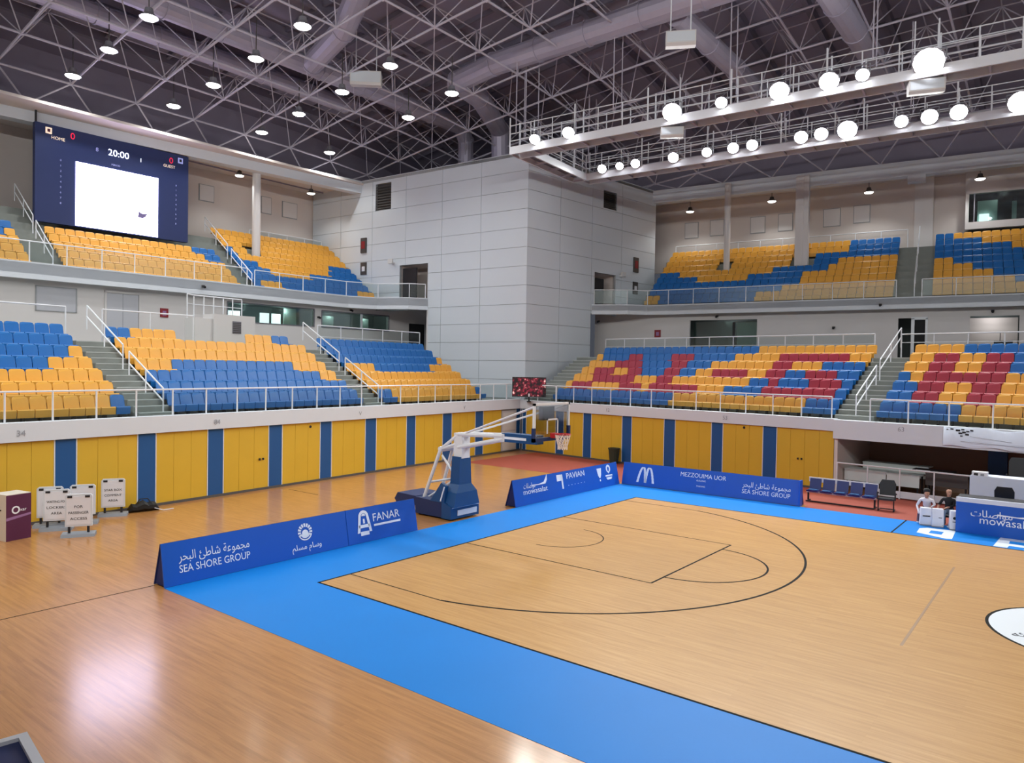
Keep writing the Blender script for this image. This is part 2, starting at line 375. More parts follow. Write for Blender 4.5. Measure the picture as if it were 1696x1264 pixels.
# ------------------------------------------------------------------ lower stands
ND, NZ, NR = 0.74, 0.425, 7
def terrace(fr, name, s0, s1, z0, tread, rise, n, d0, dback, label, extra=()):
    prof = [(0.28, z0 - 0.45), (0.28, z0)]
    for r in range(1, n):
        d = d0 + tread * r - 0.38
        prof += [(d, z0 + rise * (r - 1)), (d, z0 + rise * r)]
    prof += [(dback, z0 + rise * (n - 1)), (dback, z0 - 0.45)]
    b = MB(); k = len(prof)
    vs = [(s, d, z) for s in (s0, s1) for d, z in prof]
    fs = [(i, i + 1, k + i + 1, k + i) for i in range(k - 1)] + [tuple(range(k)), tuple(range(2 * k - 1, k - 1, -1))]
    b.add(vs, [f[::-1] for f in fs])
    return struct(obj(name, b, 'concrete', None, fr.M), label)
st_l = terrace(LF, 'floor_stand_left', -12, 22.05, 3.0, ND, NZ, NR, 0.95, 17, 'concrete steps of the lower left stand')
st_f = terrace(FF, 'floor_stand_far', -13.2, 22, 3.0, ND, NZ, NR, 0.95, 16, 'concrete steps of the lower far stand')
struct(obj('floor_corner', MB().prism([tuple(LF(22.05, 0, 0).xy), (-13.2, 24.6), tuple(FF(-13.2, 0, 0).xy), tuple(FF(-13.2, 12, 0).xy), (-20, 40), tuple(LF(22.05, 17, 0).xy)], 2.6, 3.02, 'z'), 'concrete'), 'concrete landing in the corner before the tower')
def stairs(fr, par, s0, s1, n=13):
    for k in range(n):
        r = k / 2
        d = 0.62 + ND * r
        z = 3.0 + NZ * r + NZ / 2
        st_ = obj('step', box(s0, s1, d - 0.02, d + ND / 2 + 0.2, z - NZ / 2 - 0.14, z), 'concrete', par)
        obj('nosing', box(s0 + 0.02, s1 - 0.02, d - 0.03, d + 0.04, z - 0.03, z + 0.006), 'nosing_grey', st_)
for fr, par, s0, s1 in ((LF, st_l, 1.5, 2.82), (LF, st_l, 12.34, 13.66), (FF, st_f, -13.15, -11.36), (FF, st_f, 5.22, 6.82)):
    stairs(fr, par, s0, s1)

# seats
SEAT = 0.5
def seat_meshes():
    pan = MB()
    pr = [(-0.205, 0.19), (-0.24, 0.42), (-0.20, 0.455), (0.10, 0.425), (0.20, 0.43), (0.20, 0.39), (-0.17, 0.39), (-0.18, 0.19)]
    pan.prism(pr, -0.236, 0.236, 'x')
    back = MB()
    pts = [(-0.236, 0.40), (0.236, 0.40), (0.236, 0.75), (0.205, 0.82), (0.13, 0.84), (-0.13, 0.84), (-0.205, 0.82), (-0.236, 0.75)]
    f = lambda x, z, t: (x, 0.17 + (z - 0.4) * 0.26 - 0.12 * (abs(x) / 0.225) ** 2 * 0.35 + t, z)
    n = len(pts)
    back.add([f(x, z, 0) for x, z in pts] + [f(x, z, 0.035) for x, z in pts], [tuple(range(n)), tuple(range(2 * n - 1, n - 1, -1))] + [(i, n + i, n + (i + 1) % n, (i + 1) % n) for i in range(n)])
    br = MB().box(-0.03, 0.03, -0.05, 0.12, 0.0, 0.39).box(-0.10, 0.10, -0.12, 0.14, 0.34, 0.385)
    return pan, back, br
PAN, BACK, BRK = seat_meshes()
SM = {}
for c, m in (('Y', 'seat_yellow'), ('B', 'seat_blue'), ('R', 'seat_red')):
    a = PAN.mesh('seat_pan'); a.materials.append(MATS[m]); k = BACK.mesh('backrest'); k.materials.append(MATS[m]); SM[c] = (a, k)
BRM = BRK.mesh('bracket'); BRM.materials.append(MATS['bracket_black'])
BLOCKS = {
 'A': (LF, -3.7, '..YYYYYYYB|..YYYYYYYY|...YYYYYYY|...BBBBYYY|....BBBBBY|....BBBBBB|.....BBBBB'),
 'B': (LF, 2.85, 'BBBBBBBBBBBBBBBBBBB|BBBBBBBBBBBBBBBBBBB|BBBBBBBBBBBBBBBBBYY|YYYBBBBBBBBBBBBYYYY|YYYYYYYYYYYYYYYYYYY|YYYYYYYYYYYYYYYYYYY|BBYYYY.......YYYBB.'),
 'C': (LF, 13.7, 'BBYYYYYYYYYYYYYYB|YYYYYYYYYYYYYYYYY|YYYYYYYYYYYYYYYYY|YYYYBBBBBBBBBYYYY|BBBBBBBBBBBBBBBBY|BBBBBBBBBBBBBBBBB|BBBBBBBBBBBBBBBBB'),
 'D': (FF, -11.3, 'BBBBBBBBBBBBBBBBYYYYYYYYYYYYYYBBB|YRRRYYYYRRRYRRRRRRYYYBBBBRRRRRRRB|YYYRRRRRRYYYRRYYYYYYYYYBBRBBBRRRB|YYRRRYYRRBBBRRBBYYRRRRYYRRBBRRRBB|YYYYRRRRBBBBRRBBBYYYYYYYRRYYYBBBB|YBBBBRRBBBBRRRBBBBBYYYYYRRRRRRRYY|BBBBBBBBBBBBBBBBBBBBBYYYYYYYYYYYY'),
 'E': (FF, 6.85, 'BBBBBBYYYYY|BBRRYYRRYYY|BBRRYYRRYYY|BYRRRRRRYY|YYRRYYRRBB|YYRRYYRRBB|YYYYBBBBB')}
UPPER = {
 'U0': (UL, 0.0, '...YYY|...YYY|...YYY|....BY|....BB'),
 'U1': (UL, 4.5, 'YYYYYYYYYYYYYYYYYYY|YYYYYYYYYYYYYYYYYYY|YYYYYYYYYYYYYYYYYYY|YYYYYYYYYYYYYYYYYBB|YYYYYYYYYYYYYYYYBBB'),
 'U2': (UL, 15.1, 'BYYYBBBBBBBBBBBBYYY|BBBBBBBBBBBBBBBBBBB|BBBBYYYYYYBBBBBBBBB|BBBYYYYYYYYYYYBBBBB|BYYYYYYYYYYYYYYBBBB|BYYYYYYYYYYYYYYYYYY|YYYYYYYYYYYYYYYYYYY|YYYYYYYYYYYYYYYYYYY|YYYYYYYYYYYYYYYYYYY'),
 'V1': (UF, -10.7, 'YYBBBBBBBBBBBBBYYYYYYYYYYYYYYYY|BBBBBBBBBBBBBBBBBBYYYYYYYYYYYYY|BBBBBBBBBBBBBBBBBBBBYYYYYYYYYYY|BBBBBBYYYYYYYBBBBBBBYYYYYYYYYYY|BBBYYYYYYYYYYYYYBBBBBBBYYYYYYYY|YYYYYYYYYYYYYYYYYYYBBBBBYYYYYYY|YYYYYYYYYYYYYYYYYYYYYBBBBBBBBBB|YYYYYYYYYYYYYYYYYYYYYYYYYBBBBBB|YYYYYYYYYYYYYYYYYYYYYYYYYBBBBBB'),
 'V2': (UF, 6.8, 'YYYYYYYYYY|YYYYYYYYBB|YYYYYYBBBB|YYYYBBBBBB|YYBBBBBBBB|BBBBBBBBBBB|BBBBBBBBYYY|BBBBBYYYYYY|BBYYYYYYYYY')}
ORD = 'first second third fourth fifth sixth seventh eighth ninth tenth eleventh twelfth thirteenth fourteenth fifteenth sixteenth seventeenth eighteenth nineteenth'.split()
def ordinal(n):
    if n <= 19: return ORD[n - 1]
    t = {2: 'twent', 3: 'thirt'}[n // 10]
    return t + 'ieth' if n % 10 == 0 else t + 'y-' + ORD[n % 10 - 1]
WHERE = {'A': 'left stand block at picture edge', 'B': 'left stand middle block', 'C': 'left stand block beside tower', 'D': 'wide lettered block right of tower', 'E': 'lettered block right of stairs'}
CN = {'Y': 'yellow', 'B': 'blue', 'R': 'dark red'}
for key, (fr, s0, rows) in BLOCKS.items():
    for r, row in enumerate(rows.split('|')):
        cnt = 0
        seq = list(enumerate(row)) if key != 'A' else list(enumerate(row))[::-1]
        for i, c in seq:
            if c == '.': continue
            cnt += 1
            side = 'left' if key != 'A' else 'right'
            t = thing({'Y': 'yellow_seat', 'B': 'blue_seat', 'R': 'red_seat'}[c], '%s plastic seat, %s row up, %s from %s, %s' % (CN[c], ordinal(r + 1), ordinal(cnt), side, WHERE[key]), 'seat',
                      fr.at(s0 + SEAT * (i + 0.5), 0.95 + ND * r, 3.0 + NZ * r), 'seats of the lower stands')
            obj('seat_pan', SM[c][0], None, t); obj('backrest', SM[c][1], None, t)
            obj('bracket', BRM, None, t)
# the small seats of the upper tiers, far more than can be told apart singly
UT, UR, UZ = 0.68, 0.48, 9.4
vv = []; ff = []; mi = []
for key, (fr, s0, rows) in UPPER.items():
    for r, row in enumerate(rows.split('|')):
        for i, c in enumerate(row):
            if c == '.': continue
            if any(fr is cf and abs(s0 + SEAT * (i + 0.5) - cs_) < ch + 0.24 and abs(0.9 + UT * r - cd) < 0.55 for cf, cs_, cd, ch in ((UL, 17.25, 4.5, 0.27), (UF, -6.05, 4.6, 0.22), (UF, -1.05, 4.85, 0.42))): continue
            M = fr.at(s0 + SEAT * (i + 0.5), 0.9 + UT * r, UZ + UR * r)
            for mb in (PAN, BACK):
                n = len(vv); vv += [tuple(M @ Vector(p)) for p in mb.v]; ff += [tuple(q + n for q in f) for f in mb.f]; mi += ['YB'.index(c)] * len(mb.f)
me = bpy.data.meshes.new('upper_tier_seats'); me.from_pydata(vv, [], ff); me.materials.append(MATS['seat_yellow']); me.materials.append(MATS['seat_blue'])
me.polygons.foreach_set('material_index', mi); me.update()
us = obj('upper_tier_seats', me); us['kind'] = 'stuff'; us['label'] = 'yellow and blue plastic seats filling the two upper tiers'; us['category'] = 'seats'

# ------------------------------------------------------------------ upper tiers: balcony, terraces, beam, columns, back walls
TX, TY = -14.0, 26.1                           # front corner of the white corner tower
LD = Vector((-0.075, 1, 0)).normalized(); FDv = Vector((1, -0.124, 0)).normalized()
TLb = Vector((-LD.y, LD.x, 0)); TRb = Vector((-FDv.y, FDv.x, 0))       # directions running back along its two faces
TP = Vector((TX, TY, 0))
def TL(b_, z): return TP + TLb * b_ + Vector((0, 0, z))
def TR(b_, z): return TP + TRb * b_ + Vector((0, 0, z))
terrace(UL, 'floor_upper_left', -14, 14.95, UZ, UT, UR, 9, 0.9, 9.0, 'concrete steps of the upper left tier')
terrace(UL, 'floor_upper_left_end', 14.9, 24.5, UZ, UT, UR, 9, 0.9, 9.0, 'concrete steps of the upper left tier by the tower')
terrace(UF, 'floor_upper_far', -11.0, 24, UZ, UT, UR, 9, 0.9, 9.0, 'concrete steps of the upper far tier')
def band(name, pts, z0, z1, back, m, label, thick=0.25):
    b = MB(); n = len(pts)
    for (p, q) in zip(pts, pts[1:]):
        p = Vector(p); q = Vector(q); d = (q - p).normalized(); nb = Vector((-d.y, d.x)) * thick
        b.prism([tuple(p), tuple(q), tuple(q + nb), tuple(p + nb)], z0, z1, 'z')
    poly = [tuple(p) for p in pts] + [tuple(p) for p in back]
    b.prism(poly, z0 + 0.25, z1 - 0.06, 'z')
    return struct(obj(name, b, m), label)
ulp = [tuple(UL(-14, 0, 0).xy), tuple(UL(21.5, 0, 0).xy), (-24.85, 23.3), (-22.75, 24.3), tuple(TL(8.1, 0).xy)]
band('trim_3', ulp, 8.9, 9.72, [tuple(TL(14, 0).xy), tuple(UL(27, 1.5, 0).xy), tuple(UL(-14, 1.5, 0).xy)], 'fascia_white', 'white balcony edge of the upper left tier')
ufp = [tuple(TR(6.5, 0).xy), (-11.0, 33.6), (-10.1, 34.75), tuple(UF(-8.8, 0, 0).xy), tuple(UF(24, 0, 0).xy)]
band('trim_4', ufp, 8.8, 9.48, [tuple(UF(24, 1.5, 0).xy), tuple(UF(-10, 1.5, 0).xy), tuple(TR(12, 0).xy)], 'fascia_white', 'white balcony edge of the upper far tier')
# beams under the roof edge
def beam(name, p, q, z0, z1, th, label):
    p = Vector(p); q = Vector(q); d = (q - p).normalized(); nb = Vector((-d.y, d.x)) * th
    return struct(obj(name, MB().prism([tuple(p), tuple(q), tuple(q + nb), tuple(p + nb)], z0, z1, 'z'), 'fascia_white'), label)
beam('trim_5', UL(-14, 6.0, 0).xy, UL(27.2, 2.9, 0).xy, 17.72, 18.62, 0.7, 'white roof edge beam over the upper left tier')
bmf = beam('trim_6', UF(-12.6, 5.0, 0).xy, UF(24, 5.0, 0).xy, 17.66, 18.6, 0.7, 'white roof edge beam over the upper far tier')
obj('bracket_block', box(5.2, 6.2, 4.9, 5.4, 17.2, 17.7), 'fascia_white', bmf, UF.M)
def wall(name, fr, s0, s1, d, z0, z1, m, label, holes=(), th=0.2):
    b = MB()
    rects = [(s0, s1, z0, z1)]
    for h in holes: rects = [k for rc_ in rects for k in cut(rc_, h)]
    for a, c, e, g in rects: b.box(a, c, d, d + th, e, g)
    return struct(obj(name, b, m, None, fr.M), label)
def cut(r, h):
    a, c, e, g = r; ha, hc, he, hg = h
    if hc <= a or ha >= c or hg <= e or he >= g: return [r]
    out = []
    if ha > a: out.append((a, ha, e, g))
    if hc < c: out.append((hc, c, e, g))
    m0, m1 = max(a, ha), min(c, hc)
    if he > e: out.append((m0, m1, e, he))
    if hg < g: out.append((m0, m1, hg, g))
    return out
wall('wall_left_upper', UL, -14, 27.5, 8.5, 12.8, 18.4, 'plaster_warm', 'plain upper back wall behind the left seats')
wall('wall_far_upper', UF, -15.5, 24, 8.5, 12.8, 18.4, 'plaster_warm', 'plain upper back wall behind the far seats', holes=((8.5, 14.5, 14.75, 16.85),))
struct(obj('ceiling_left', box(-14, 28.5, 2.9, 9.2, 18.3, 18.45), 'plaster_warm', None, UL.M), 'plain soffit over the upper left tier')
struct(obj('ceiling_far', box(-15.5, 24, 5.2, 9.2, 18.2, 18.35), 'plaster_warm', None, UF.M), 'plain soffit over the upper far tier')
for k, (fr, s, d, hw) in enumerate(((UL, 17.25, 4.5, 0.27), (UF, -6.05, 4.6, 0.22), (UF, -1.05, 4.6, 0.42))):
    c = struct(obj('column_%d' % (k + 1), MB().box(s - hw, s + hw, d, d + 0.5, 11.0, 18.4).box(s - hw * 0.25, s + hw * 0.25, d - 0.06, d, 11.0, 18.4) if hw > 0.4 else MB().lathe([(hw, 11.0), (hw, 18.4)], 14, T3(s, d, 0)), 'plaster', None, fr.M), 'pale column standing among the upper seats')
struct(obj('wall_pier', box(5.5, 6.6, 8.2, 8.6, 12.8, 18.4), 'plaster', None, UF.M), 'shallow pier on the upper far wall')
for fr, s, z in ((UL, 15.8, 16.7), (UL, 20.3, 16.7), (UL, 22.35, 16.7)):
    pass
vents = [(UL, 15.3, 16.3, 16.2, 17.25), (UL, 20.0, 20.75, 16.15, 17.3), (UL, 21.75, 22.95, 16.15, 17.25),
         (UF, -10.35, -9.35, 15.45, 16.6), (UF, -8.35, -7.35, 15.5, 16.65), (UF, -5.3, -4.3, 15.45, 16.6), (UF, -3.3, -2.35, 15.45, 16.65), (UF, -0.2, 0.85, 15.5, 16.7), (UF, 1.77, 2.75, 15.6, 16.75)]
VL = ['beside the scoreboard', 'right of the column', 'nearest the tower', 'leftmost on the far wall', 'second from left on the far wall', 'third from left on the far wall', 'left of the wide column', 'right of the wide column', 'rightmost before the pier']
for (fr, a, c, e, g), wl in zip(vents, VL):
    t = thing('wall_hatch', 'pale square wall hatch on the upper wall, ' + wl, 'hatch', fr.at((a + c) / 2, 8.5, e), 'hatches on the upper walls')
    h = (c - a) / 2
    obj('frame', MB().box(-h - 0.05, h + 0.05, -0.05, -0.005, -0.05, g - e + 0.05), 'joint_grey', t)
    obj('cover', MB().box(-h, h, -0.08, -0.045, 0, g - e), 'plaster', t)
# room with a window band on the upper far right
wr = struct(obj('wall_box_room', MB().box(8.5, 16, 7.4, 7.6, 16.65, 18.2).box(8.4, 16, 7.2, 7.6, 14.35, 14.8).box(8.4, 8.6, 7.5, 8.6, 14.3, 18.2), 'plaster', None, UF.M), 'pale front of the glazed box room')
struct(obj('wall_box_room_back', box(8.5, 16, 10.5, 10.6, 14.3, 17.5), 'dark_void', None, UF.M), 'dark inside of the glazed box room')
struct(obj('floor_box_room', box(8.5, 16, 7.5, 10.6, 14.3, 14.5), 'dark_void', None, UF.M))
win = struct(obj('window_1', box(8.6, 16, 7.42, 7.45, 14.8, 16.65), 'window_glass', None, UF.M), 'long glazed window of the upper box room')
obj('daylight_pane', box(9.2, 9.75, 9.0, 9.05, 14.8, 15.6), 'daylight_pane', win); obj('curtain', box(9.1, 10.2, 9.2, 9.25, 14.8, 16.5), 'curtain_teal', win)
obj('door_frame', box(10.95, 11.2, 8.6, 8.65, 14.8, 16.2), 'rail_white', win); obj('mullion', box(8.85, 8.92, 7.38, 7.46, 14.8, 16.65), 'grate_grey', win)

# ------------------------------------------------------------------ back walls of the lower concourse with windows and doors
WH = [(13.25, 19.3, 7.55, 8.65), (19.95, 25.7, 7.55, 8.6)]
wall('wall_left_concourse', UL, -14, 31, 0.8, 5.2, 9.3, 'plaster', 'pale concourse wall under the left balcony', holes=WH)
WF = [(-7.45, -3.0, 5.3, 8.42), (5.1, 6.6, 5.3, 8.3), (8.7, 11.0, 5.3, 8.35)]
wall('wall_far_concourse', UF, -14.5, 24, 0.8, 5.2, 9.3, 'plaster', 'pale concourse wall under the far balcony', holes=WF)
for k, (fr, hs, d) in enumerate(((UL, WH, 3.6), (UF, WF, 3.6))):
    s0 = min(h[0] for h in hs) - 1; s1 = max(h[1] for h in hs) + 1
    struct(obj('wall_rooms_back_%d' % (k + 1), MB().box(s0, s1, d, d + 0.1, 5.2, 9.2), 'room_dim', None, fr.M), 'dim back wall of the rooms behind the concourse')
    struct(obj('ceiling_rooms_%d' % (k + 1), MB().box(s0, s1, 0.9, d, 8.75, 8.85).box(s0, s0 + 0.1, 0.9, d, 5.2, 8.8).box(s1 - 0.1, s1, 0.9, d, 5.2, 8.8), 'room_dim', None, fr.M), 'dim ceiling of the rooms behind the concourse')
def room_fill(fr, s_, d_, z_, pw):  # unseen fill light, added to brighten a room behind its glass
    d = bpy.data.lights.new('room_fill', 'POINT'); d.energy = pw; d.shadow_soft_size = 0.3; o = bpy.data.objects.new('room_fill', d); COL.objects.link(o); o.location = fr(s_, d_, z_)
for s_ in (15, 18, 21.5, 24.5): room_fill(UL, s_, 2.2, 8.5, 45)
for s_, p_ in ((-5.2, 25), (9.8, 40)): room_fill(UF, s_, 2.4, 8.4, p_)
room_fill(UF, 10.5, 9.0, 17.0, 30)
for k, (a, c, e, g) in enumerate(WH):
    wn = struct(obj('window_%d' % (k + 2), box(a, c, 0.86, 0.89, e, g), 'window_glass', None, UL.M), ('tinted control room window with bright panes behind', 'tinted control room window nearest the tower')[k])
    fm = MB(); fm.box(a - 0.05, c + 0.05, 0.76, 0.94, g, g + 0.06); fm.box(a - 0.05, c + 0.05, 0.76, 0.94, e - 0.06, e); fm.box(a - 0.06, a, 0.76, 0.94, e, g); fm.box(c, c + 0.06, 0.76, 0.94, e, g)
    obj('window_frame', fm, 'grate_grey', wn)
    if k == 0:
        for p, q in ((13.9, 15.0), (16.4, 17.05), (17.25, 17.9)): obj('daylight_pane', box(p, q, 2.5, 2.55, 7.6, 8.3), 'daylight_pane', wn)
        for p, q in ((13.3, 13.8), (17.95, 18.9)): obj('curtain', box(p, q, 2.2, 2.26, 7.3, 8.7), 'curtain_teal', wn)
    else:
        obj('daylight_pane', box(20.05, 20.4, 2.0, 2.05, 7.4, 8.5), 'daylight_pane', wn)
        for p, q in ((20.5, 21.9), (24.3, 25.0)): obj('curtain', box(p, q, 2.2, 2.26, 7.3, 8.4), 'curtain_teal', wn)
        obj('mullion', box(23.2, 23.35, 0.8, 0.92, 7.55, 8.6), 'fascia_white', wn)
wn = struct(obj('window_4', box(3.25, 5.0, 0.76, 0.8, 7.48, 8.64), 'door_grey', None, UL.M), 'blank grey shuttered window on the left concourse')
obj('window_frame', MB().box(3.2, 5.05, 0.74, 0.79, 8.64, 8.68).box(3.2, 5.05, 0.74, 0.79, 7.44, 7.48).box(3.2, 3.25, 0.74, 0.79, 7.44, 8.68).box(5.0, 5.05, 0.74, 0.79, 7.44, 8.68), 'joint_grey', wn)
dr = struct(obj('door_2', MB().box(6.48, 7.27, 0.75, 0.82, 5.3, 8.6).box(7.29, 8.08, 0.75, 0.82, 5.3, 8.6), 'door_grey', None, UL.M), 'pale grey double door on the left concourse')
obj('door_frame', MB().box(6.36, 6.46, 0.7, 0.82, 5.3, 8.7).box(8.1, 8.2, 0.7, 0.82, 5.3, 8.7).box(6.36, 8.2, 0.7, 0.82, 8.62, 8.72), 'plaster', dr)
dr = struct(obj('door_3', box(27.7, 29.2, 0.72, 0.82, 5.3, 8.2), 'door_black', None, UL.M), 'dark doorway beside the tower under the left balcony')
# far openings
wn = struct(obj('window_5', box(-7.4, -3.05, 1.6, 1.63, 6.3, 8.35), 'window_glass', None, UF.M), 'dark recessed lounge window on the far concourse')
obj('curtain', box(-4.5, -3.15, 1.75, 1.82, 6.0, 8.3), 'curtain_teal', wn); obj('window_frame', box(-4.75, -4.6, 1.55, 1.68, 6.2, 8.3), 'ink_black', wn)
dr = struct(obj('door_4', box(5.95, 6.5, 0.9, 0.96, 5.3, 8.25), 'dark_void', None, UF.M), 'white framed dark glass door on the far concourse')
obj('door_frame', MB().box(5.78, 5.95, 0.74, 1.0, 5.3, 8.3).box(6.5, 6.62, 0.74, 1.0, 5.3, 8.3).box(5.78, 6.62, 0.74, 1.0, 8.2, 8.35), 'rail_white', dr)
t = thing('office_desk', 'dark desk with monitor seen through the far concourse opening', 'desk', UF.at(9.9, 2.0, 5.3))
obj('top', box(-1.0, 1.0, -0.4, 0.4, 1.18, 1.25), 'ink_black', t); obj('panel', box(-1.0, 1.0, -0.35, -0.3, 0.0, 1.2), 'lamp_dark', t)
obj('monitor', box(0.0, 0.9, 0.0, 0.06, 1.3, 1.7), 'door_black', t); obj('lamp_stem', MB().tube((0.3, 0.2, 1.25), (0.3, 0.2, 2.2), 0.02), 'ink_black', t)
struct(obj('wall_far_office', box(8.6, 11.1, 3.3, 3.5, 5.2, 8.4), 'plaster_warm', None, UF.M), 'beige inner wall behind the far opening')

# ------------------------------------------------------------------ corner tower with its cladding panels
def tower_face(P, name, bmax, lowmax, zlow, holes, label, joints, flip):
    d = (P(1, 0) - P(0, 0)).normalized(); nout = Vector((d.y, -d.x, 0)) if flip else Vector((-d.y, d.x, 0))
    M = Matrix(((d.x, -nout.x, 0, TX), (d.y, -nout.y, 0, TY), (0, 0, 1, 0), (0, 0, 0, 1)))      # local: b along face, +y inwards
    rects = [(0.0, bmax, 3.0, 18.65)]
    hs = list(holes) + [(lowmax, bmax + 1, 2.0, zlow)]
    for h in hs: rects = [k for q in rects for k in cut(q, h)]
    b = MB()
    for a, c, e, g in rects: b.box(a, c, 0.05, 0.3, e, g)
    wl = struct(obj(name, b, 'joint_grey', None, M), label)
    for x0, x1 in zip(joints, joints[1:]):
        for r in range(13):
            ps = [(x0 + 0.012, x1 - 0.012, 3.05 + 1.2 * r + 0.012, 3.05 + 1.2 * (r + 1) - 0.012)]
            for h in hs: ps = [k for q in ps for k in cut(q, h)]
            for a, c, e, g in ps:
                if c - a > 0.05 and g - e > 0.05: obj('cladding_panel', box(a, c, 0.0, 0.06, e, g), 'tower_panel', wl)
    return wl, M
tlw, TLM = tower_face(TL, 'wall_tower_left', 20, 8.1, 8.95, [(8.15, 10.8, 9.7, 12.15), (11.7, 13.25, 16.3, 18.2)], 'left face of the white clad corner tower', [0, 3.65, 6.95, 10.25, 13.55, 16.85, 20], False)
trw, TRM = tower_face(TR, 'wall_tower_right', 14, 6.4, 8.85, [(6.75, 9.2, 9.5, 11.75), (7.6, 9.15, 16.35, 17.6)], 'right face of the white clad corner tower', [0, 3.1, 6.4, 9.8, 14], True)
struct(obj('wall_tower_top', MB().prism([tuple(TL(0, 0).xy), tuple(TR(14, 0).xy), (-22, 41), tuple(TL(20, 0).xy)], 18.4, 18.6, 'z'), 'joint_grey'))
for M, (a, c, e, g), nm in ((TLM, (8.15, 10.8, 9.7, 12.15), 'left'), (TRM, (6.75, 9.2, 9.5, 11.75), 'right')):
    struct(obj('wall_lobby_' + nm, MB().box(a - 0.2, c + 0.2, 2.0, 2.1, e - 0.2, g + 0.2).box(a - 0.1, a, 0.2, 2.0, e, g).box(c, c + 0.1, 0.2, 2.0, e, g).box(a, c, 0.2, 2.0, g, g + 0.1), 'plaster_warm', None, M), 'lobby behind the %s tower doorway' % nm)
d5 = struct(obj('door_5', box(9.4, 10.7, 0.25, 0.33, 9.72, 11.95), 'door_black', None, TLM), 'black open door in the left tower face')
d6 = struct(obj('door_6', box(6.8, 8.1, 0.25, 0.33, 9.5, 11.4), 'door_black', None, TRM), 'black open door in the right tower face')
for M, r, nm in ((TLM, (11.7, 13.25, 16.3, 18.2), 'left'), (TRM, (7.6, 9.15, 16.35, 17.6), 'right')):
    t = thing('louvre_vent', 'dark louvred vent high on the %s tower face' % nm, 'vent', M @ T3((r[0] + r[1]) / 2, 0.0, r[2]))
    h = (r[1] - r[0]) / 2 - 0.02
    obj('vent_back', box(-h, h, 0.2, 0.24, 0.02, r[3] - r[2] - 0.02), 'lamp_dark', t)
    for k in range(9):
        z = 0.08 + k * (r[3] - r[2] - 0.16) / 9
        obj('slat', MB().prism([(0.05, z), (0.16, z + 0.10), (0.16, z + 0.13), (0.05, z + 0.03)], -h, h, 'x'), 'vent_grey', t)
struct(obj('wall_passage_left', MB().box(8.1, 8.3, 0.1, 6, 3.0, 9.0), 'plaster', None, TLM), 'side of the tower along the left passage')
struct(obj('wall_passage_right', MB().box(6.2, 6.4, 0.1, 8, 3.0, 8.85), 'plaster', None, TRM), 'side of the tower along the far passage')
# pictures and call points on the tower faces
for M, bb, z, lab in ((TLM, 14.35, 13.3, 'left'), (TRM, 11.5, 12.2, 'right')):
    t = thing('fire_hose_sign', 'small dark alarm box with red panel on the %s tower face' % lab, 'alarm box', M @ T3(bb, 0, z))
    obj('box', box(-0.28, 0.28, -0.1, 0.0, 0, 1.1), 'lamp_dark', t); obj('panel', box(-0.18, 0.18, -0.12, -0.09, 0.3, 0.85), 'fire_red', t)
    t = thing('picture_sign', 'small dark square sign low on the %s tower face' % lab, 'sign', M @ T3(bb, 0, z - 1.6))
    obj('plate', box(-0.3, 0.3, -0.06, 0.0, 0, 0.9), 'lamp_dark', t); obj('symbol', box(-0.15, 0.15, -0.075, -0.05, 0.25, 0.6), 'poster_white', t)
for M, bb, z, lab in ((TLM, 11.35, 12.4, 'left'), (TRM, 9.6, 11.8, 'right')):
    t = thing('exit_light', 'small white bracket lamp beside the %s tower doorway' % lab, 'lamp', M @ T3(bb, 0, z))
    obj('bracket', box(-0.06, 0.06, -0.3, 0.0, -0.1, 0.0), 'cabinet_white', t); obj('lamp_head', box(-0.2, 0.2, -0.42, -0.28, -0.12, 0.2), 'cabinet_white', t)

# ------------------------------------------------------------------ railings
def railing(label, pts, h=0.95, step=1.32, glassy=True, mids=(), name='railing', r=0.028, grp='balcony and stand railings', zoff=0.0):
    t = thing(name, label, 'railing', Matrix.Translation(pts[0]), grp)
    o = Vector(pts[0])
    for p, q in zip(pts, pts[1:]):
        p = Vector(p) - o; q = Vector(q) - o; L = (q - p).length; n = max(1, round(L / step))
        obj('top_rail', MB().tube(p + Vector((0, 0, h)), q + Vector((0, 0, h)), r * 1.15, 6), 'rail_white', t)
        for m_ in mids: obj('mid_rail', MB().tube(p + Vector((0, 0, m_)), q + Vector((0, 0, m_)), r * 0.7, 5), 'rail_white', t)
        for i in range(n + 1):
            a = p.lerp(q, i / n)
            if i < n or q == Vector(pts[-1]) - o: obj('post', MB().tube(a, a + Vector((0, 0, h)), r, 6), 'rail_white', t)
            if glassy and i < n:
                c = p.lerp(q, (i + 1) / n); u = (c - a).normalized() * 0.04; nn = Vector((-u.y, u.x, 0)).normalized() * 0.006
                a2 = a + u; c2 = c - u
                g = MB(); g.add([tuple(v + nn * k + Vector((0, 0, z))) for z in (0.06, h - 0.06) for v, k in ((a2, -1), (c2, -1), (c2, 1), (a2, 1))],
                                [(3, 2, 1, 0), (4, 5, 6, 7), (0, 1, 5, 4), (1, 2, 6, 5), (2, 3, 7, 6), (3, 0, 4, 7)])
                obj('glass_panel', g, 'rail_glass', t)
    return t
railing('white railing with glass panels along the front of the lower left stand', [LF(-4.1, 0.05, 3.12), LF(23.3, 0.05, 3.12)], 0.92)
railing('white railing with glass panels along the front of the lower far stand', [FF(-10.4, 0.05, 3.06), FF(5.3, 0.05, 3.06)], 0.93, 1.36)
railing('white railing with glass panels in front of the far stand right of the stairs', [FF(6.85, 0.05, 3.03), FF(14.0, 0.05, 3.03)], 0.93, 1.33)
railing('glass corner railing in front of the white tower', [LF(23.35, 0.05, 3.12), Vector((-13.2, 24.62, 3.09)), FF(-10.45, 0.05, 3.06)], 0.92, 1.5)
v3 = lambda p, z: Vector((p[0], p[1], z))
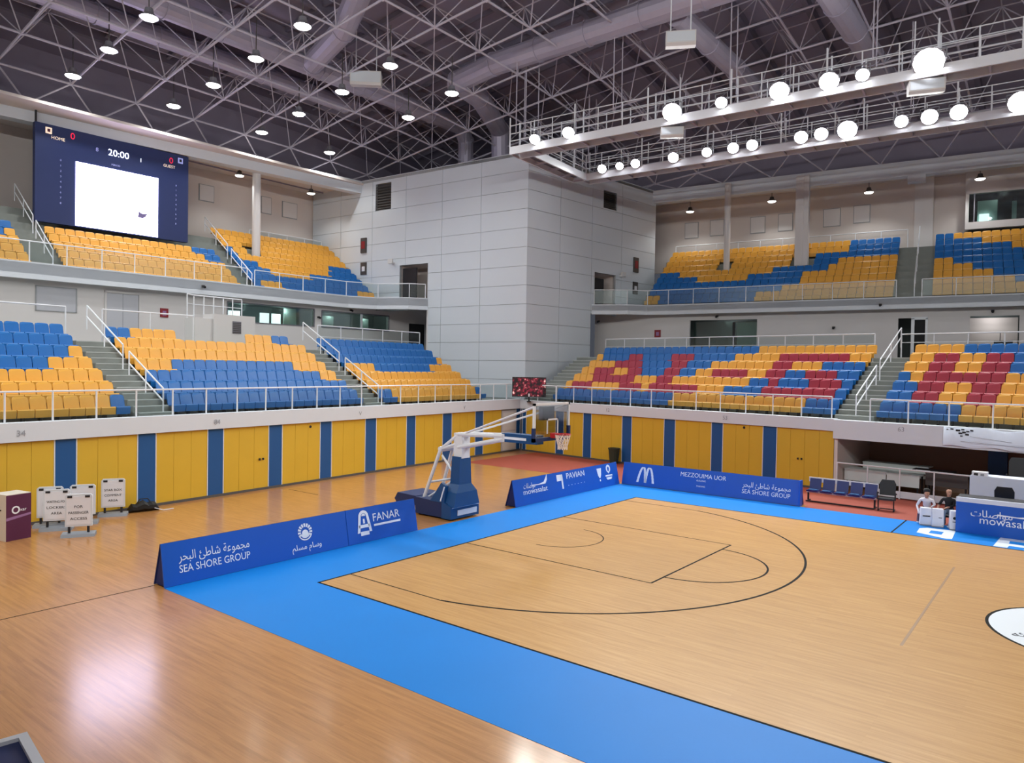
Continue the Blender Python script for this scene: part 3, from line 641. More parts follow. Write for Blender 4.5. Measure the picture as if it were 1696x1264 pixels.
railing('white glass railing along the upper left balcony', [UL(-0.5, 0.12, 9.72), UL(14.1, 0.12, 9.72)], 1.0, 1.65)
railing('white glass railing of the upper left balcony by the tower', [UL(14.6, 0.12, 9.72), UL(21.4, 0.12, 9.72), v3((-24.9, 23.45), 9.72), v3((-22.85, 24.45), 9.72), v3(TL(8.25, 0), 9.72) + LD * -0.12], 0.95, 1.6)
railing('white glass railing along the upper far balcony', [v3(TR(6.6, 0), 9.48) + FDv * 0.12, v3((-11.1, 33.75), 9.48), v3((-10.15, 34.9), 9.48), UF(-8.75, 0.12, 9.48), UF(5.0, 0.12, 9.48)], 1.0, 1.65)
railing('white glass railing of the upper far balcony right of the stairs', [UF(6.3, 0.12, 9.48), UF(13, 0.12, 9.48)], 1.0, 1.65)
ZB = 3.0 + NZ * 6
railing('thin white railing behind the top row of the left corner block', [LF(14.2, 6.1, ZB), LF(22.4, 6.1, ZB)], 1.55, 1.5, True, (0.95,))
railing('thin white railing behind the top row of the wide far block', [FF(-11.6, 6.1, ZB), FF(4.9, 6.1, ZB)], 1.4, 1.5, True, (0.9,))
railing('white railing behind the top row right of the far stairs', [FF(6.1, 6.1, ZB), FF(13, 6.1, ZB)], 1.35, 1.5, False, (0.95,))
railing('thin white railing behind the top row at the left picture edge', [LF(-3, 6.1, ZB), LF(1.6, 6.1, ZB)], 1.55, 2.4, False)
railing('thin white railing behind the top row of the left middle block', [LF(3.0, 6.1, ZB), LF(7.0, 6.1, ZB)], 1.55, 2.0, False)
railing('thin white railing behind the top row of the upper far block', [UF(-10.6, 7.0, UZ + UR * 8), UF(5.2, 7.0, UZ + UR * 8)], 1.35, 1.6, False)
railing('thin white railing behind the top row of the upper left corner block', [UL(18.2, 7.0, UZ + UR * 8), UL(24.2, 7.0, UZ + UR * 8)], 1.2, 1.6, True)
def handrail(label, fr, s, d0, d1, z0, slope, split=True):
    t = thing('stair_handrail', label, 'handrail', fr.at(s, d0, z0), 'stair handrails')
    L = d1 - d0
    segs = ((0.0, 0.42), (0.5, 1.0)) if split else ((0.0, 1.0),)
    for a, c in segs:
        a *= L; c *= L
        P = lambda d, h: (0, d, d * slope + h)
        n = 2
        for h in (0.95, 0.5): obj('rail', MB().tube(P(a, h), P(c, h), 0.03, 6), 'rail_white', t)
        for i in range(n + 1):
            d = a + (c - a) * i / n
            obj('post', MB().tube(P(d, 0.0), P(d, 0.95), 0.028, 6), 'rail_white', t)
handrail('white stair handrail between the left edge and middle blocks', LF, 2.45, 0.7, 6.2, 3.1, NZ / ND)
handrail('white stair handrail between the left middle and corner blocks', LF, 13.3, 0.7, 6.2, 3.1, NZ / ND)
handrail('white stair handrail between the two lettered far blocks', FF, 6.05, 0.7, 6.2, 3.1, NZ / ND)
handrail('white stair handrail left of the scoreboard seats', UL, 3.9, 0.6, 6.5, 9.55, UR / UT)
handrail('white stair handrail right of the scoreboard seats', UL, 14.7, 0.6, 6.5, 9.55, UR / UT)
handrail('white stair handrail between the upper far blocks', UF, 5.9, 0.6, 6.5, 9.55, UR / UT)

# ------------------------------------------------------------------ scoreboard
t = thing('scoreboard', 'large navy video scoreboard with a bright white screen above the left seats', 'scoreboard', UL.at(8.3, 4.15, 12.42))
obj('cabinet', box(-4.14, 4.12, 0.0, 0.35, 0.0, 5.25), 'board_navy', t)
scr = obj('screen', box(-2.18, 2.28, -0.03, 0.02, 0.05, 3.56), 'screen_white', t); scr['label'] = 'blank glowing white screen'
obj('screen_mark', MB().prism([(1.12, 1.06), (1.17, 1.4), (1.35, 1.3), (1.66, 1.33), (1.56, 1.15), (1.4, 1.02)], -0.05, -0.02, 'y'), 'screen_mark', t)
RX = Matrix.Rotation(PI / 2, 4, 'X')
def led(s, x, z, size, m, xs=1.0, name='led_text'): return obj(name, text_mesh(s, size, name, xs=xs), m, t, Matrix.Translation((x, -0.02, z)) @ RX)
led('20:00', 0.05, 4.46, 0.52, 'led_white'); led('0', -2.34, 4.88, 0.5, 'led_red'); led('0', 3.05, 4.78, 0.5, 'led_red')
led('HOME', -3.05, 4.58, 0.24, 'led_cream'); led('GUEST', 2.94, 4.42, 0.24, 'led_cream'); led('8', -1.1, 4.46, 0.3, 'led_dim'); led('1', 1.28, 4.4, 0.3, 'led_white')
for k in range(9):
    led('%d' % (k % 10), -2.92, 3.45 - k * 0.29, 0.15, 'led_dim'); led('%d' % (k % 10), 3.36, 3.35 - k * 0.29, 0.15, 'led_dim')
led('PERIOD', -0.1, 3.8, 0.14, 'led_dim')
for x, m in ((-3.5, 'led_cream'), (3.62, 'led_dim')): obj('team_badge', MB().box(x - 0.15, x + 0.15, -0.02, 0.0, 4.75, 5.08), m, t)
for x, m in ((-3.5, 'maroon'), (3.62, 'ink_black')): obj('badge_mark', MB().box(x - 0.07, x + 0.07, -0.03, 0.0, 4.84, 5.0), m, t)
for x in (-4.06, 4.04): obj('hanger', box(x - 0.04, x + 0.04, 0.1, 0.2, 5.25, 5.95), 'ink_black', t)

# ------------------------------------------------------------------ roof: deck, space frame, ducts
def zl(x, y=0.0): return 23.2 - 3.4 * ((x - 14) / 43.0) ** 2 - 3.2 * max(0.0, (y - 18) / 23.0) ** 2
XS = [-29.2 + 3.4 * i for i in range(18)]; YS = [2.2 + 3.4 * j for j in range(-4, 12)]
dk = MB(); prev = None
xs = [-33.5 + 3.35 * i for i in range(29)]
ys_ = [-29, 18, 24, 30, 36, 42, 48]
for a, c in zip(xs, xs[1:]):
    for e, g in zip(ys_, ys_[1:]): dk.add([(a, e, zl(a, e) + 3.3), (c, e, zl(c, e) + 3.3), (c, g, zl(c, g) + 3.3), (a, g, zl(a, g) + 3.3)], [(0, 1, 2, 3)])
dk = struct(obj('ceiling', dk, 'deck_dark'), 'dark vaulted metal roof deck')
def purlin(pts, hw, across, drop):
    b = MB()
    for p, q in zip(pts, pts[1:]):
        o_ = Vector((hw, 0, 0)) if across == 'x' else Vector((0, hw, 0))
        v = [Vector(k) + w_ + Vector((0, 0, h)) for h in (-drop, 0) for k, w_ in ((p, -o_), (q, -o_), (q, o_), (p, o_))]
        b.add([tuple(k) for k in v], [(3, 2, 1, 0), (0, 1, 5, 4), (2, 3, 7, 6)])
    obj('purlin', b, 'purlin_dark', dk)
for x in XS[:12]: purlin([(x, y, zl(x, y) + 3.28) for y in (-28, 18, 24, 30, 36, 42, 47)], 0.15, 'x', 0.5)
for k in range(14):
    y = 3.9 + 3.4 * (k - 3); purlin([(x, y, zl(x, y) + 3.28) for x in XS[:15]], 0.08, 'y', 0.28)
struct(obj('wall_left_clerestory', MB().add([(-33.2, -29, 18.2), (-32.6, 49, 18.2), (-32.6, 49, 24), (-33.2, -29, 24)], [(0, 1, 2, 3)]), 'deck_dark'), 'dark cladding between left beam and roof')
struct(obj('wall_far_clerestory', MB().add([(-34, 41.5, 18.2), (40, 47.0, 18.2), (40, 47.0, 28), (-34, 41.5, 28)], [(0, 1, 2, 3)]), 'deck_dark'), 'dark cladding between far beam and roof')
sf = thing('space_frame', 'white tubular space frame hanging under the dark roof', 'roof truss')
lo = {(i, j): Vector((x, y, zl(x, y))) for i, x in enumerate(XS) for j, y in enumerate(YS)}
up = {(i, j): Vector((x + 1.7, y + 1.7, zl(x + 1.7, y + 1.7) + 2.4)) for i, x in enumerate(XS[:-1]) for j, y in enumerate(YS[:-1])}
NI, NJ = len(XS), len(YS)
for j in range(NJ): obj('lower_chord', MB().path([lo[i, j] for i in range(NI)], 0.06, 6), 'truss_white', sf)
for i in range(NI): obj('lower_chord', MB().path([lo[i, j] for j in range(NJ)], 0.06, 6), 'truss_white', sf)
for j in range(NJ - 1): obj('upper_chord', MB().path([up[i, j] for i in range(NI - 1)], 0.036, 5), 'truss_white', sf)
for i in range(NI - 1): obj('upper_chord', MB().path([up[i, j] for j in range(NJ - 1)], 0.036, 5), 'truss_white', sf)
wb = MB(); nd = MB()
for (i, j), u in up.items():
    for a, c in ((0, 0), (1, 0), (0, 1), (1, 1)): wb.tube(u, lo[i + a, j + c], 0.032, 5, caps=False)
for p in lo.values(): nd.lathe([(0.02, -0.11), (0.1, -0.06), (0.11, 0.05), (0.03, 0.12)], 6, Matrix.Translation(p))
o = obj('web_bars', wb, 'truss_white', sf); o['kind'] = 'stuff'
o = obj('node_joints', nd, 'truss_white', sf); o['kind'] = 'stuff'
eb = MB()
for j in range(NJ - 1):                                     # edge bars running down to the roof beams
    p = UL((lo[0, j].y + lo[0, j + 1].y) / 2, 4.6, 18.62)
    eb.tube(lo[0, j], p, 0.05, 5); eb.tube(lo[0, j + 1], p, 0.05, 5)
for i in range(NI - 1):
    q = UF((lo[i, NJ - 1].x + lo[i + 1, NJ - 1].x) / 2 + 0.5, 5.2, 18.6)
    eb.tube(lo[i, NJ - 1], q, 0.05, 5); eb.tube(lo[i + 1, NJ - 1], q, 0.05, 5)
o = obj('edge_bars', eb, 'truss_white', sf); o['kind'] = 'stuff'
def duct(label, pts, r=0.56):
    t = thing('air_duct', label, 'duct', Matrix.Translation(pts[0]), 'roof air ducts'); o = Vector(pts[0])
    for p, q in zip(pts, pts[1:]):
        p = Vector(p) - o; q = Vector(q) - o
        obj('duct_section', MB().tube(p, q, r, 14), 'duct_metal', t, smooth=False)
        n = max(1, int((q - p).length / 3))
        for i in range(n + 1):
            c = p.lerp(q, i / n); u = (q - p).normalized() * 0.05
            obj('flange', MB().tube(c - u, c + u, r + 0.05, 14), 'duct_metal', t)
duct('round metal duct crossing the roof and dropping onto the tower', [(-22.1, 4, 22.35), (-22.1, 28.6, 22.35), (-22.4, 29.5, 21.6), (-22.5, 29.6, 18.6)])
duct('angled metal branch duct under the left roof', [(-8, 9.6, 23.2), (-13.6, 12.3, 22.9), (-17.2, 14.1, 22.5), (-21.6, 15.4, 22.3)], 0.6)
duct('wide metal duct running along the roof centre towards the tower', [(12, 22.1, 22.7), (-13.5, 22.0, 22.5), (-16.9, 22.5, 22.4), (-17.3, 25.2, 22.3), (-18.9, 29.2, 21.6), (-19.2, 29.7, 18.6)], 0.64)
duct('long metal duct along the left roof edge', [(-25.7, -4, 22.4), (-25.6, 21, 22.4)], 0.5)
duct('metal branch duct above the catwalk', [(-2.35, 22.6, 22.4), (-2.4, 34, 22.2)], 0.55)
duct('rightmost metal branch duct above the catwalk', [(4.1, 22.6, 22.4), (4.2, 36, 22.2)], 0.6)

# roof downlights
def downlight(x, y, z, label, power, lens='down_lens', grp='roof downlights', rod=2.0, sz=1.0, dirn=(0, 0, -1)):
    t = thing('downlight', label, 'lamp', Matrix.Translation((x, y, z)), grp)
    obj('shade', MB().lathe([(0.10 * sz, 0.42 * sz), (0.16 * sz, 0.40 * sz), (0.20 * sz, 0.2 * sz), (0.40 * sz, 0.0), (0.37 * sz, 0.0)], 14, cap=False), 'lamp_metal' if sz > 0.9 else 'lamp_dark', t)
    obj('lens', MB().lathe([(0.36 * sz, 0.01), (0.30 * sz, -0.05), (0.12 * sz, -0.08)], 14), lens, t)
    obj('rod', MB().tube((0, 0, 0.4 * sz), (0, 0, rod), 0.025, 5), 'lamp_dark', t)
    l = spot((x, y, z - 0.15), (x + dirn[0], y + dirn[1], z - 1.15), power, 140, 0.5, 0.2, name='downlight_bulb')
    l.parent = t; l.matrix_parent_inverse = t.matrix_world.inverted()
rown = ['beside the left wall', 'second row out from the left wall', 'third row out from the left wall', 'fourth row out from the left wall']
for a, (x, ys) in enumerate(((-27.9, (5.2, 10.5, 16.2, 21.5)), (-23.05, (4.95, 10.2, 15.55)), (-18.2, (4.55, 9.67, 14.86, 19.75)), (-13.5, (8.97, 14.07, 18.49)))):
    for k, y in enumerate(ys): downlight(x, y, 19.75, 'bright roof downlight, %s, %s from the left' % (rown[a], ordinal(k + 1)), DOWN_W)
for fr, s, d, z, lab in ((UF, -9.2, 5.9, 16.95, 'soffit pendant lamp nearest the tower on the far side'), (UF, -3.3, 5.9, 17.1, 'soffit pendant lamp between the far columns'), (UF, 2.9, 5.9, 17.05, 'soffit pendant lamp right of the wide column'), (UF, 9.12, 5.9, 17.2, 'soffit pendant lamp before the glazed box room'),
                         (UL, 16.4, 5.2, 17.55, 'soffit pendant lamp between scoreboard and column'), (UL, 22.0, 5.2, 17.45, 'soffit pendant lamp nearest the tower on the left side')):
    p = fr(s, d, z); downlight(p.x, p.y, p.z, lab, PENDANT_W, 'pendant_lens', 'soffit pendant lamps', 18.25 - z, 0.8)

# ------------------------------------------------------------------ catwalk ring with floodlights
CW = Frame(0, 22.9, 1, 0.066)
ct = thing('catwalk', 'white steel lighting catwalk ring hanging before the tower', 'catwalk', CW.M)
def leg(a, c, w_=0.95):
    a = Vector(a); c = Vector(c); u = (c - a).normalized(); n = Vector((-u.y, u.x, 0)); L = (c - a).length
    M = Matrix(((u.x, n.x, 0, a.x), (u.y, n.y, 0, a.y), (0, 0, 1, a.z), (0, 0, 0, 1)))
    obj('deck', MB().box(0, L, -w_ / 2, w_ / 2, 0.30, 0.36, M), 'grate_grey', ct)
    for y in (-w_ / 2, w_ / 2): obj('side_beam', MB().box(0, L, y - 0.05, y + 0.05, 0.0, 0.42, M), 'rail_white', ct)
    k = int(L / 1.5)
    for i in range(k + 1): obj('cross_bar', MB().box(i * L / k - 0.04, i * L / k + 0.04, -w_ / 2, w_ / 2, 0.02, 0.12, M), 'truss_white', ct)
    for y in (-w_ / 2, w_ / 2):
        for h in (0.75, 1.15, 1.6): obj('rail', MB().tube(M @ Vector((0, y, h)), M @ Vector((L, y, h)), 0.028, 5), 'rail_white', ct)
        k = max(1, int(L / 1.35))
        for i in range(k + 1):
            p = M @ Vector((i * L / k, y, 0.35)); obj('post', MB().tube(p, p + Vector((0, 0, 1.27 if i % 3 else 1.7)), 0.03 if i % 3 else 0.045, 5), 'rail_white', ct)
    for i in range(0, int(L / 6) + 1):
        for y in (-w_ / 2, w_ / 2):
            p = M @ Vector((i * 6.0 + 0.4, y, 1.2)); obj('hanger', MB().tube(p, p + Vector((0, 0, 4.2)), 0.03, 5), 'truss_white', ct)
leg((-12.0, 0, 16.95), (24, 0, 16.95)); leg((-11.3, 7.1, 16.95), (24, 7.1, 16.95)); leg((-11.5, 0.5, 16.95), (-11.5, 6.6, 16.95))
def flood(x, y, label, tgt, sz=1.0, z=17.45):
    d = Vector(tgt) - Vector((x, y, z)); q = d.to_track_quat('-Z', 'Y')
    t = thing('floodlight', label, 'floodlight', Matrix.Translation((x, y, z)), 'catwalk floodlights')
    R = q.to_matrix().to_4x4()
    obj('housing', MB().lathe([(0.10, 0.34), (0.2, 0.3), (0.30 * sz, 0.1), (0.36 * sz, -0.02), (0.33 * sz, -0.02)], 12, R, cap=False), 'lamp_metal', t)
    obj('lens', MB().lathe([(0.335 * sz, -0.01), (0.30 * sz, -0.05), (0.1, -0.07)], 12, R), 'flood_lens', t)
    obj('yoke', MB().tube((-0.36 * sz, 0, 0), (-0.36 * sz, 0, 0.42), 0.025, 5).tube((0.36 * sz, 0, 0), (0.36 * sz, 0, 0.42), 0.025, 5).tube((-0.36 * sz, 0, 0.42), (0.36 * sz, 0, 0.42), 0.025, 5), 'lamp_metal', t)
    l = spot(Vector((x, y, z)) + d.normalized() * 0.2, tgt, FLOOD_W, 120, 0.7, 0.3, name='floodlight_bulb')
    l.parent = t; l.matrix_parent_inverse = t.matrix_world.inverted()
NF = [-10.1, -8.0, -2.25, 0.15, 2.75, 4.8, 6.1, 8.5]
FFL = [-10.15, -8.95, -7.9, -5.5, -3.5, -2.0, -0.95, 1.6, 2.6, 3.85, 6.3, 7.5, 8.7, 11.1]
for k, x in enumerate(NF): flood(x, 22.9 + 0.066 * x - 0.75, 'glaring floodlight on the near catwalk leg, %s from the left' % ordinal(k + 1), (x * 0.6 + 5, 4, 0), (0.85, 0.95, 1.35, 0.8, 1.25, 1.2, 0.8, 1.7)[k])  # some lenses oversized: the lamps' glare is put into their shape
for k, x in enumerate(FFL): flood(x, 30.0 + 0.066 * x - 0.75, 'glaring floodlight on the far catwalk leg, %s from the left' % ordinal(k + 1), (x * 0.6 + 5, 5, 0), (0.8, 0.7, 0.8, 0.9, 0.8, 0.9, 0.9, 1.0, 1.0, 1.4, 0.9, 1.1, 1.1, 1.5)[k])  # lens sizes stretched here too, standing in for the glow
def speaker(p, label, w_=1.3, h=0.55, dp=0.7, rz=0.6):
    t = thing('hanging_speaker', label, 'speaker', T3(*p, rz), 'hanging speaker boxes')
    obj('cabinet', MB().prism([(-dp / 2, 0.1), (-dp / 2 + 0.1, 0), (dp / 2, 0.12), (dp / 2, h), (-dp / 2, h)], -w_ / 2, w_ / 2, 'x'), 'cabinet_white', t)
    obj('grille', box(-w_ / 2 + 0.05, w_ / 2 - 0.05, -dp / 2 - 0.015, -dp / 2, 0.14, h - 0.05), 'tower_panel', t)
    for x in (-w_ / 3, w_ / 3): obj('cable', MB().tube((x, 0, h), (x, 0, h + 2.5), 0.03, 5), 'rail_white', t)
speaker((-18.3, 16.6, 20.6), 'pale speaker box hanging by the branch duct', 1.7, 0.75, 0.8, 0.75)
speaker((-0.2, 18.5, 18.75), 'pale speaker box hanging above the near catwalk', 1.25, 0.6, 0.7, 0.5)
speaker((-2.6, 22.75, 16.42), 'pale speaker box hung below the near catwalk, left one', 1.1, 0.5, 0.7, 0.5)
speaker((8.3, 23.45, 16.4), 'pale speaker box hung below the near catwalk, right one', 1.3, 0.55, 0.7, 0.3)

# ------------------------------------------------------------------ advertising boards
def aboard(name, label, M, L, h=0.95, depth=0.5, grp='blue advertising boards'):
    # local: x along the face (left to right seen from the court), face looks to -y
    t = thing(name, label, 'advertising board', M, grp)
    obj('front_face', MB().prism([(0.0, 0.01), (0.19, h), (0.22, h), (0.03, 0.01)], 0, L, 'x'), 'ad_blue', t)
    obj('back_face', MB().prism([(depth, 0.01), (0.23, h), (0.20, h), (depth - 0.03, 0.01)], 0, L, 'x'), 'ad_blue_dark', t)
    obj('end_panel', MB().prism([(0.04, 0.03), (0.2, h - 0.04), (depth - 0.04, 0.03)], 0.02, 0.04, 'x'), 'ad_blue_dark', t)
    obj('end_panel', MB().prism([(0.04, 0.03), (0.2, h - 0.04), (depth - 0.04, 0.03)], L - 0.04, L - 0.02, 'x'), 'ad_blue_dark', t)
    return t
TILT = math.atan2(0.19, 0.94)
def on_board(t, name, me, x, z, m='ink_white'):
    return obj(name, me, m, t, Matrix.Translation((x, z / 0.95 * 0.19 - 0.006, z)) @ Matrix.Rotation(PI / 2 - TILT, 4, 'X'))
def flat(polys, name='emblem'):
    b = MB()
    for p in polys: b.prism(p, 0, 0.004, 'z')
    return b.mesh(name)
def arc(cx, cy, r0, r1, a0, a1, n=10, sx=1.0):
    out = []
    for i in range(n):
        t0 = a0 + (a1 - a0) * i / n; t1 = a0 + (a1 - a0) * (i + 1) / n
        out.append([(cx + sx * r * math.cos(t_), cy + r * math.sin(t_)) for r, t_ in ((r0, t0), (r1, t0), (r1, t1), (r0, t1))])
    return out
def rect(a, c, e, g): return [(a, e), (c, e), (c, g), (a, g)]
SEA = arabic('\u0645\u062c\u0645\u0648\u0639\u0629 \u0634\u0627\u0637\u0626 \u0627\u0644\u0628\u062d\u0631'); MWS = arabic('\u0645\u0648\u0627\u0635\u0644\u0627\u062a')
# board left of the hoop: two sections, faces look towards the court (+x world)
BL = lambda y: Matrix(((0, -1, 0, -2.15), (1, 0, 0, y), (0, 0, 1, 0), (0, 0, 0, 1)))
b1 = aboard('advertising_board', 'long blue advertising board with two-line white lettering and round palm emblem', BL(-2.5), 5.1)
on_board(b1, 'lettering', text_mesh(SEA, 0.28, fit=1.76), 1.25, 0.60); on_board(b1, 'lettering', text_mesh('SEA SHORE GROUP', 0.24, fit=1.76), 1.25, 0.33)
em = []
for k in range(11):
    a = PI * 1.15 + (-1.3 * PI) * k / 10 + 0.0
    c, s_ = math.cos(a), math.sin(a)
    em.append([(c * 0.13 - s_ * 0.02, s_ * 0.13 + c * 0.02), (c * 0.22 - s_ * 0.028, s_ * 0.22 + c * 0.028), (c * 0.22 + s_ * 0.028, s_ * 0.22 - c * 0.028), (c * 0.13 + s_ * 0.02, s_ * 0.13 - c * 0.02)])
em += arc(0, -0.04, 0.0, 0.10, 0, 2 * PI, 14) + arc(0, 0, 0.12, 0.16, PI * 1.1, PI * 1.9, 8) + arc(0, 0, 0.19, 0.22, PI * 1.15, PI * 1.85, 8)
on_board(b1, 'palm_emblem', flat(em), 3.75, 0.61); on_board(b1, 'lettering', text_mesh(arabic('\u0648\u0633\u0627\u0645 \u0645\u0633\u0644\u0645'), 0.2, fit=0.9), 3.77, 0.24)
b2 = aboard('advertising_board', 'blue advertising board with an A shaped logo beside the hoop stand', BL(2.62), 2.62)
lg = [[(-0.26, -0.30), (-0.17, -0.30), (-0.10, 0.14), (-0.18, 0.14)], [(0.26, -0.30), (0.17, -0.30), (0.10, 0.14), (0.18, 0.14)], rect(-0.2, 0.2, -0.17, -0.08), rect(-0.15, 0.15, -0.38, -0.27), rect(-0.03, 0.03, -0.05, 0.08)] + arc(0, 0.14, 0.10, 0.18, 0, PI, 8) + arc(0, 0.16, 0.0, 0.07, 0, PI, 6)
on_board(b2, 'logo', flat(lg), 0.60, 0.57); on_board(b2, 'lettering', text_mesh('FANAR', 0.32, fit=1.02), 1.45, 0.62); on_board(b2, 'underline', flat([rect(-0.5, 0.52, -0.03, 0.03)]), 1.45, 0.42)
b3 = aboard('advertising_board', 'blue advertising board with white logos between hoop stand and far corner', BL(10.1), 7.35)
wing = [[(0.05, 0.02), (0.25, 0.05), (0.42, 0.22), (0.5, 0.32), (0.48, 0.12), (0.36, -0.02), (0.2, -0.03)], [(-0.5, 0.02), (-0.1, 0.0), (0.05, 0.02), (0.2, -0.03), (-0.5, -0.02)]]
on_board(b3, 'logo', flat(wing), 1.6, 0.66); on_board(b3, 'lettering', text_mesh('mowasalat', 0.28, fit=1.5), 1.3, 0.46); on_board(b3, 'lettering', text_mesh(MWS, 0.26, fit=0.7), 0.95, 0.66)
on_board(b3, 'logo', flat([rect(-0.28, 0.08, -0.02, 0.22), rect(0.02, 0.12, -0.34, 0.22)]), 3.0, 0.64); on_board(b3, 'lettering', text_mesh('PAVIAN', 0.32, fit=1.3), 4.05, 0.74); on_board(b3, 'lettering', text_mesh('. . . . . .', 0.2, fit=1.2), 4.05, 0.44)
on_board(b3, 'trophy_logo', flat([[(-0.18, 0.2), (0.18, 0.2), (0.12, -0.08), (0.04, -0.2), (-0.04, -0.2), (-0.12, -0.08)], rect(-0.04, 0.04, -0.34, -0.26)]), 5.84, 0.62)
on_board(b3, 'crest_logo', flat(arc(0, 0.12, 0.08, 0.17, -0.3 * PI, 1.3 * PI, 12) + [[(-0.12, 0.02), (0.12, 0.02), (0, -0.1)], rect(-0.28, 0.28, -0.2, -0.14), [(-0.25, -0.24), (0.25, -0.24), (0.16, -0.34), (-0.16, -0.34)]]), 6.58, 0.62)
BF = Matrix(((1, 0, 0, -2.1), (0, 1, 0, 17.55), (0, 0, 1, 0), (0, 0, 0, 1)))
b4 = aboard('advertising_board', 'long blue advertising board with a big rounded white M along the far sideline', BF, 7.55)
Mp = []
def leg_curve(x0, x1, x2, top):
    n = 8; out = []
    for i in range(n):
        f = lambda t: (x0 + (x1 - x0) * t, top * (1 - (1 - t) ** 2.2))
        a = f(i / n); c = f((i + 1) / n); w0 = 0.055; out.append([(a[0] - w0, a[1]), (a[0] + w0, a[1]), (c[0] + w0 * 0.8, c[1]), (c[0] - w0 * 0.8, c[1])])
    return out
Mp = [[(x - 0.35, y - 0.34) for x, y in q] for q in leg_curve(0.0, 0.24, 0, 0.66) + leg_curve(0.37, 0.24, 0, 0.66) + leg_curve(0.37, 0.5, 0, 0.66) + leg_curve(0.74, 0.5, 0, 0.66)]
Mp = [q if (q[1][0] - q[0][0]) > 0 else q for q in Mp]
on_board(b4, 'arch_logo', flat(Mp), 1.1, 0.50)
on_board(b4, 'lettering', text_mesh('MEZZOUIMA UOR', 0.25, fit=1.95), 3.68, 0.70); on_board(b4, 'lettering', text_mesh('BUILDING', 0.09), 3.62, 0.51); on_board(b4, 'lettering', text_mesh('TRADING', 0.09), 3.62, 0.29)
on_board(b4, 'lettering', text_mesh(SEA, 0.28, fit=1.85), 6.26, 0.57); on_board(b4, 'lettering', text_mesh('SEA SHORE GROUP', 0.24, fit=1.85), 6.26, 0.31)
obj('board_cap', MB().box(7.5, 7.56, 0.0, 0.3, 0.0, 0.96), 'ad_blue', b4)
# scorers' table
t = thing('scorers_table', 'scorers table behind a blue advertising panel with white lettering', 'table', T3(10.55, 16.62, 0))
obj('front_panel', box(0, 6.5, 0.0, 0.06, 0.0, 0.98), 'ad_blue', t); obj('top_band', box(0, 6.5, -0.01, 0.08, 0.98, 1.12), 'cloth_white', t); obj('table_top', box(0.02, 6.5, 0.08, 0.75, 1.06, 1.13), 'ink_black', t); obj('end_panel', box(0, 0.05, 0.06, 0.75, 0, 1.06), 'ad_blue_dark', t)
mm = lambda me, x, z, nm, m='ink_white': obj(nm, me, m, t, Matrix.Translation((x, -0.006, z)) @ RX)
mm(text_mesh('mowasalat', 0.34), 1.35, 0.46, 'lettering'); mm(text_mesh(MWS, 0.3), 0.95, 0.66, 'lettering'); mm(flat([[(x * 1.3, y * 1.2) for x, y in q] for q in wing]), 1.75, 0.68, 'logo')

# ------------------------------------------------------------------ basketball hoop unit
t = thing('basketball_hoop', 'portable basketball hoop stand with blue padding and glass backboard', 'basketball hoop', T3(0, 7.5, 0))
obj('base_pad', MB().prism([(-3.95, 0.06), (-2.35, 0.06), (-2.35, 0.36), (-2.5, 0.55), (-3.95, 0.6)], -0.62, 0.68, 'y'), 'pad_navy', t)
obj('front_pad', MB().prism([(-2.7, 0.05), (-2.28, 0.05), (-2.28, 0.45), (-2.7, 0.6)], -0.66, 0.72, 'y'), 'pad_blue', t)
obj('logo_plate', box(-2.275, -2.26, -0.35, 0.6, 0.14, 0.32), 'fascia_white', t); obj('piping', box(-2.285, -2.27, -0.6, 0.7, 0.40, 0.425), 'fascia_white', t)
up_ = MB()                                               # flared upright pad
prof = [(0.42, 0.45, 0.62), (0.38, 0.9, 0.5), (0.27, 1.15, 0.30), (0.24, 2.05, 0.26)]
vs_ = []
for hx, z, hy in prof: vs_ += [(-2.42 - hx * 0.9 - 0.1 * (z < 1), -hy, z), (-2.42 + hx * 0.6, -hy, z), (-2.42 + hx * 0.6, hy, z), (-2.42 - hx * 0.9 - 0.1 * (z < 1), hy, z)]
up_.add(vs_, [(3, 2, 1, 0), (12, 13, 14, 15)] + [(4 * k + i, 4 * k + (i + 1) % 4, 4 * k + 4 + (i + 1) % 4, 4 * k + 4 + i) for k in range(3) for i in range(4)])
obj('upright_pad', up_, 'pad_blue', t)
obj('side_fin', MB().prism([(-3.25, 0.55), (-2.6, 0.55), (-2.55, 1.1), (-2.75, 1.2)], -0.64, -0.50, 'y'), 'pad_blue', t); obj('fin_piping', MB().tube((-2.75, -0.66, 0.6), (-2.58, -0.66, 1.08), 0.025, 5), 'ink_white', t)
obj('upright', box(-2.62, -2.26, -0.2, 0.2, 2.0, 2.82), 'steel_white', t)
arm = MB()
for y in (-0.16, 0.16):
    arm.tube((-2.45, y, 2.78), (-0.55, y, 2.86), 0.07, 8); arm.tube((-2.45, y, 2.35), (-0.55, y, 2.76), 0.07, 8)
arm.box(-0.9, -0.5, -0.2, 0.2, 2.68, 2.92)
obj('boom_arm', arm, 'steel_white', t)
pad = obj('boom_pad', box(-0.62, 0.75, -0.17, 0.17, 2.68, 2.95), 'pad_blue', t); obj('pad_label', box(-0.5, 0.35, -0.18, -0.165, 2.77, 2.85), 'ink_white', pad)
br = MB()
for y in (-0.3, 0.3):
    br.tube((-3.95, y * 1.4, 0.1), (-3.12, y, 2.25), 0.06, 8); br.tube((-3.12, y, 2.25), (-2.5, y * 0.5, 2.75), 0.05, 8); br.tube((-3.12, y, 2.25), (-2.55, y * 0.5, 2.45), 0.05, 8); br.tube((-3.05, y, 2.05), (-2.6, y * 0.6, 1.45), 0.04, 6)
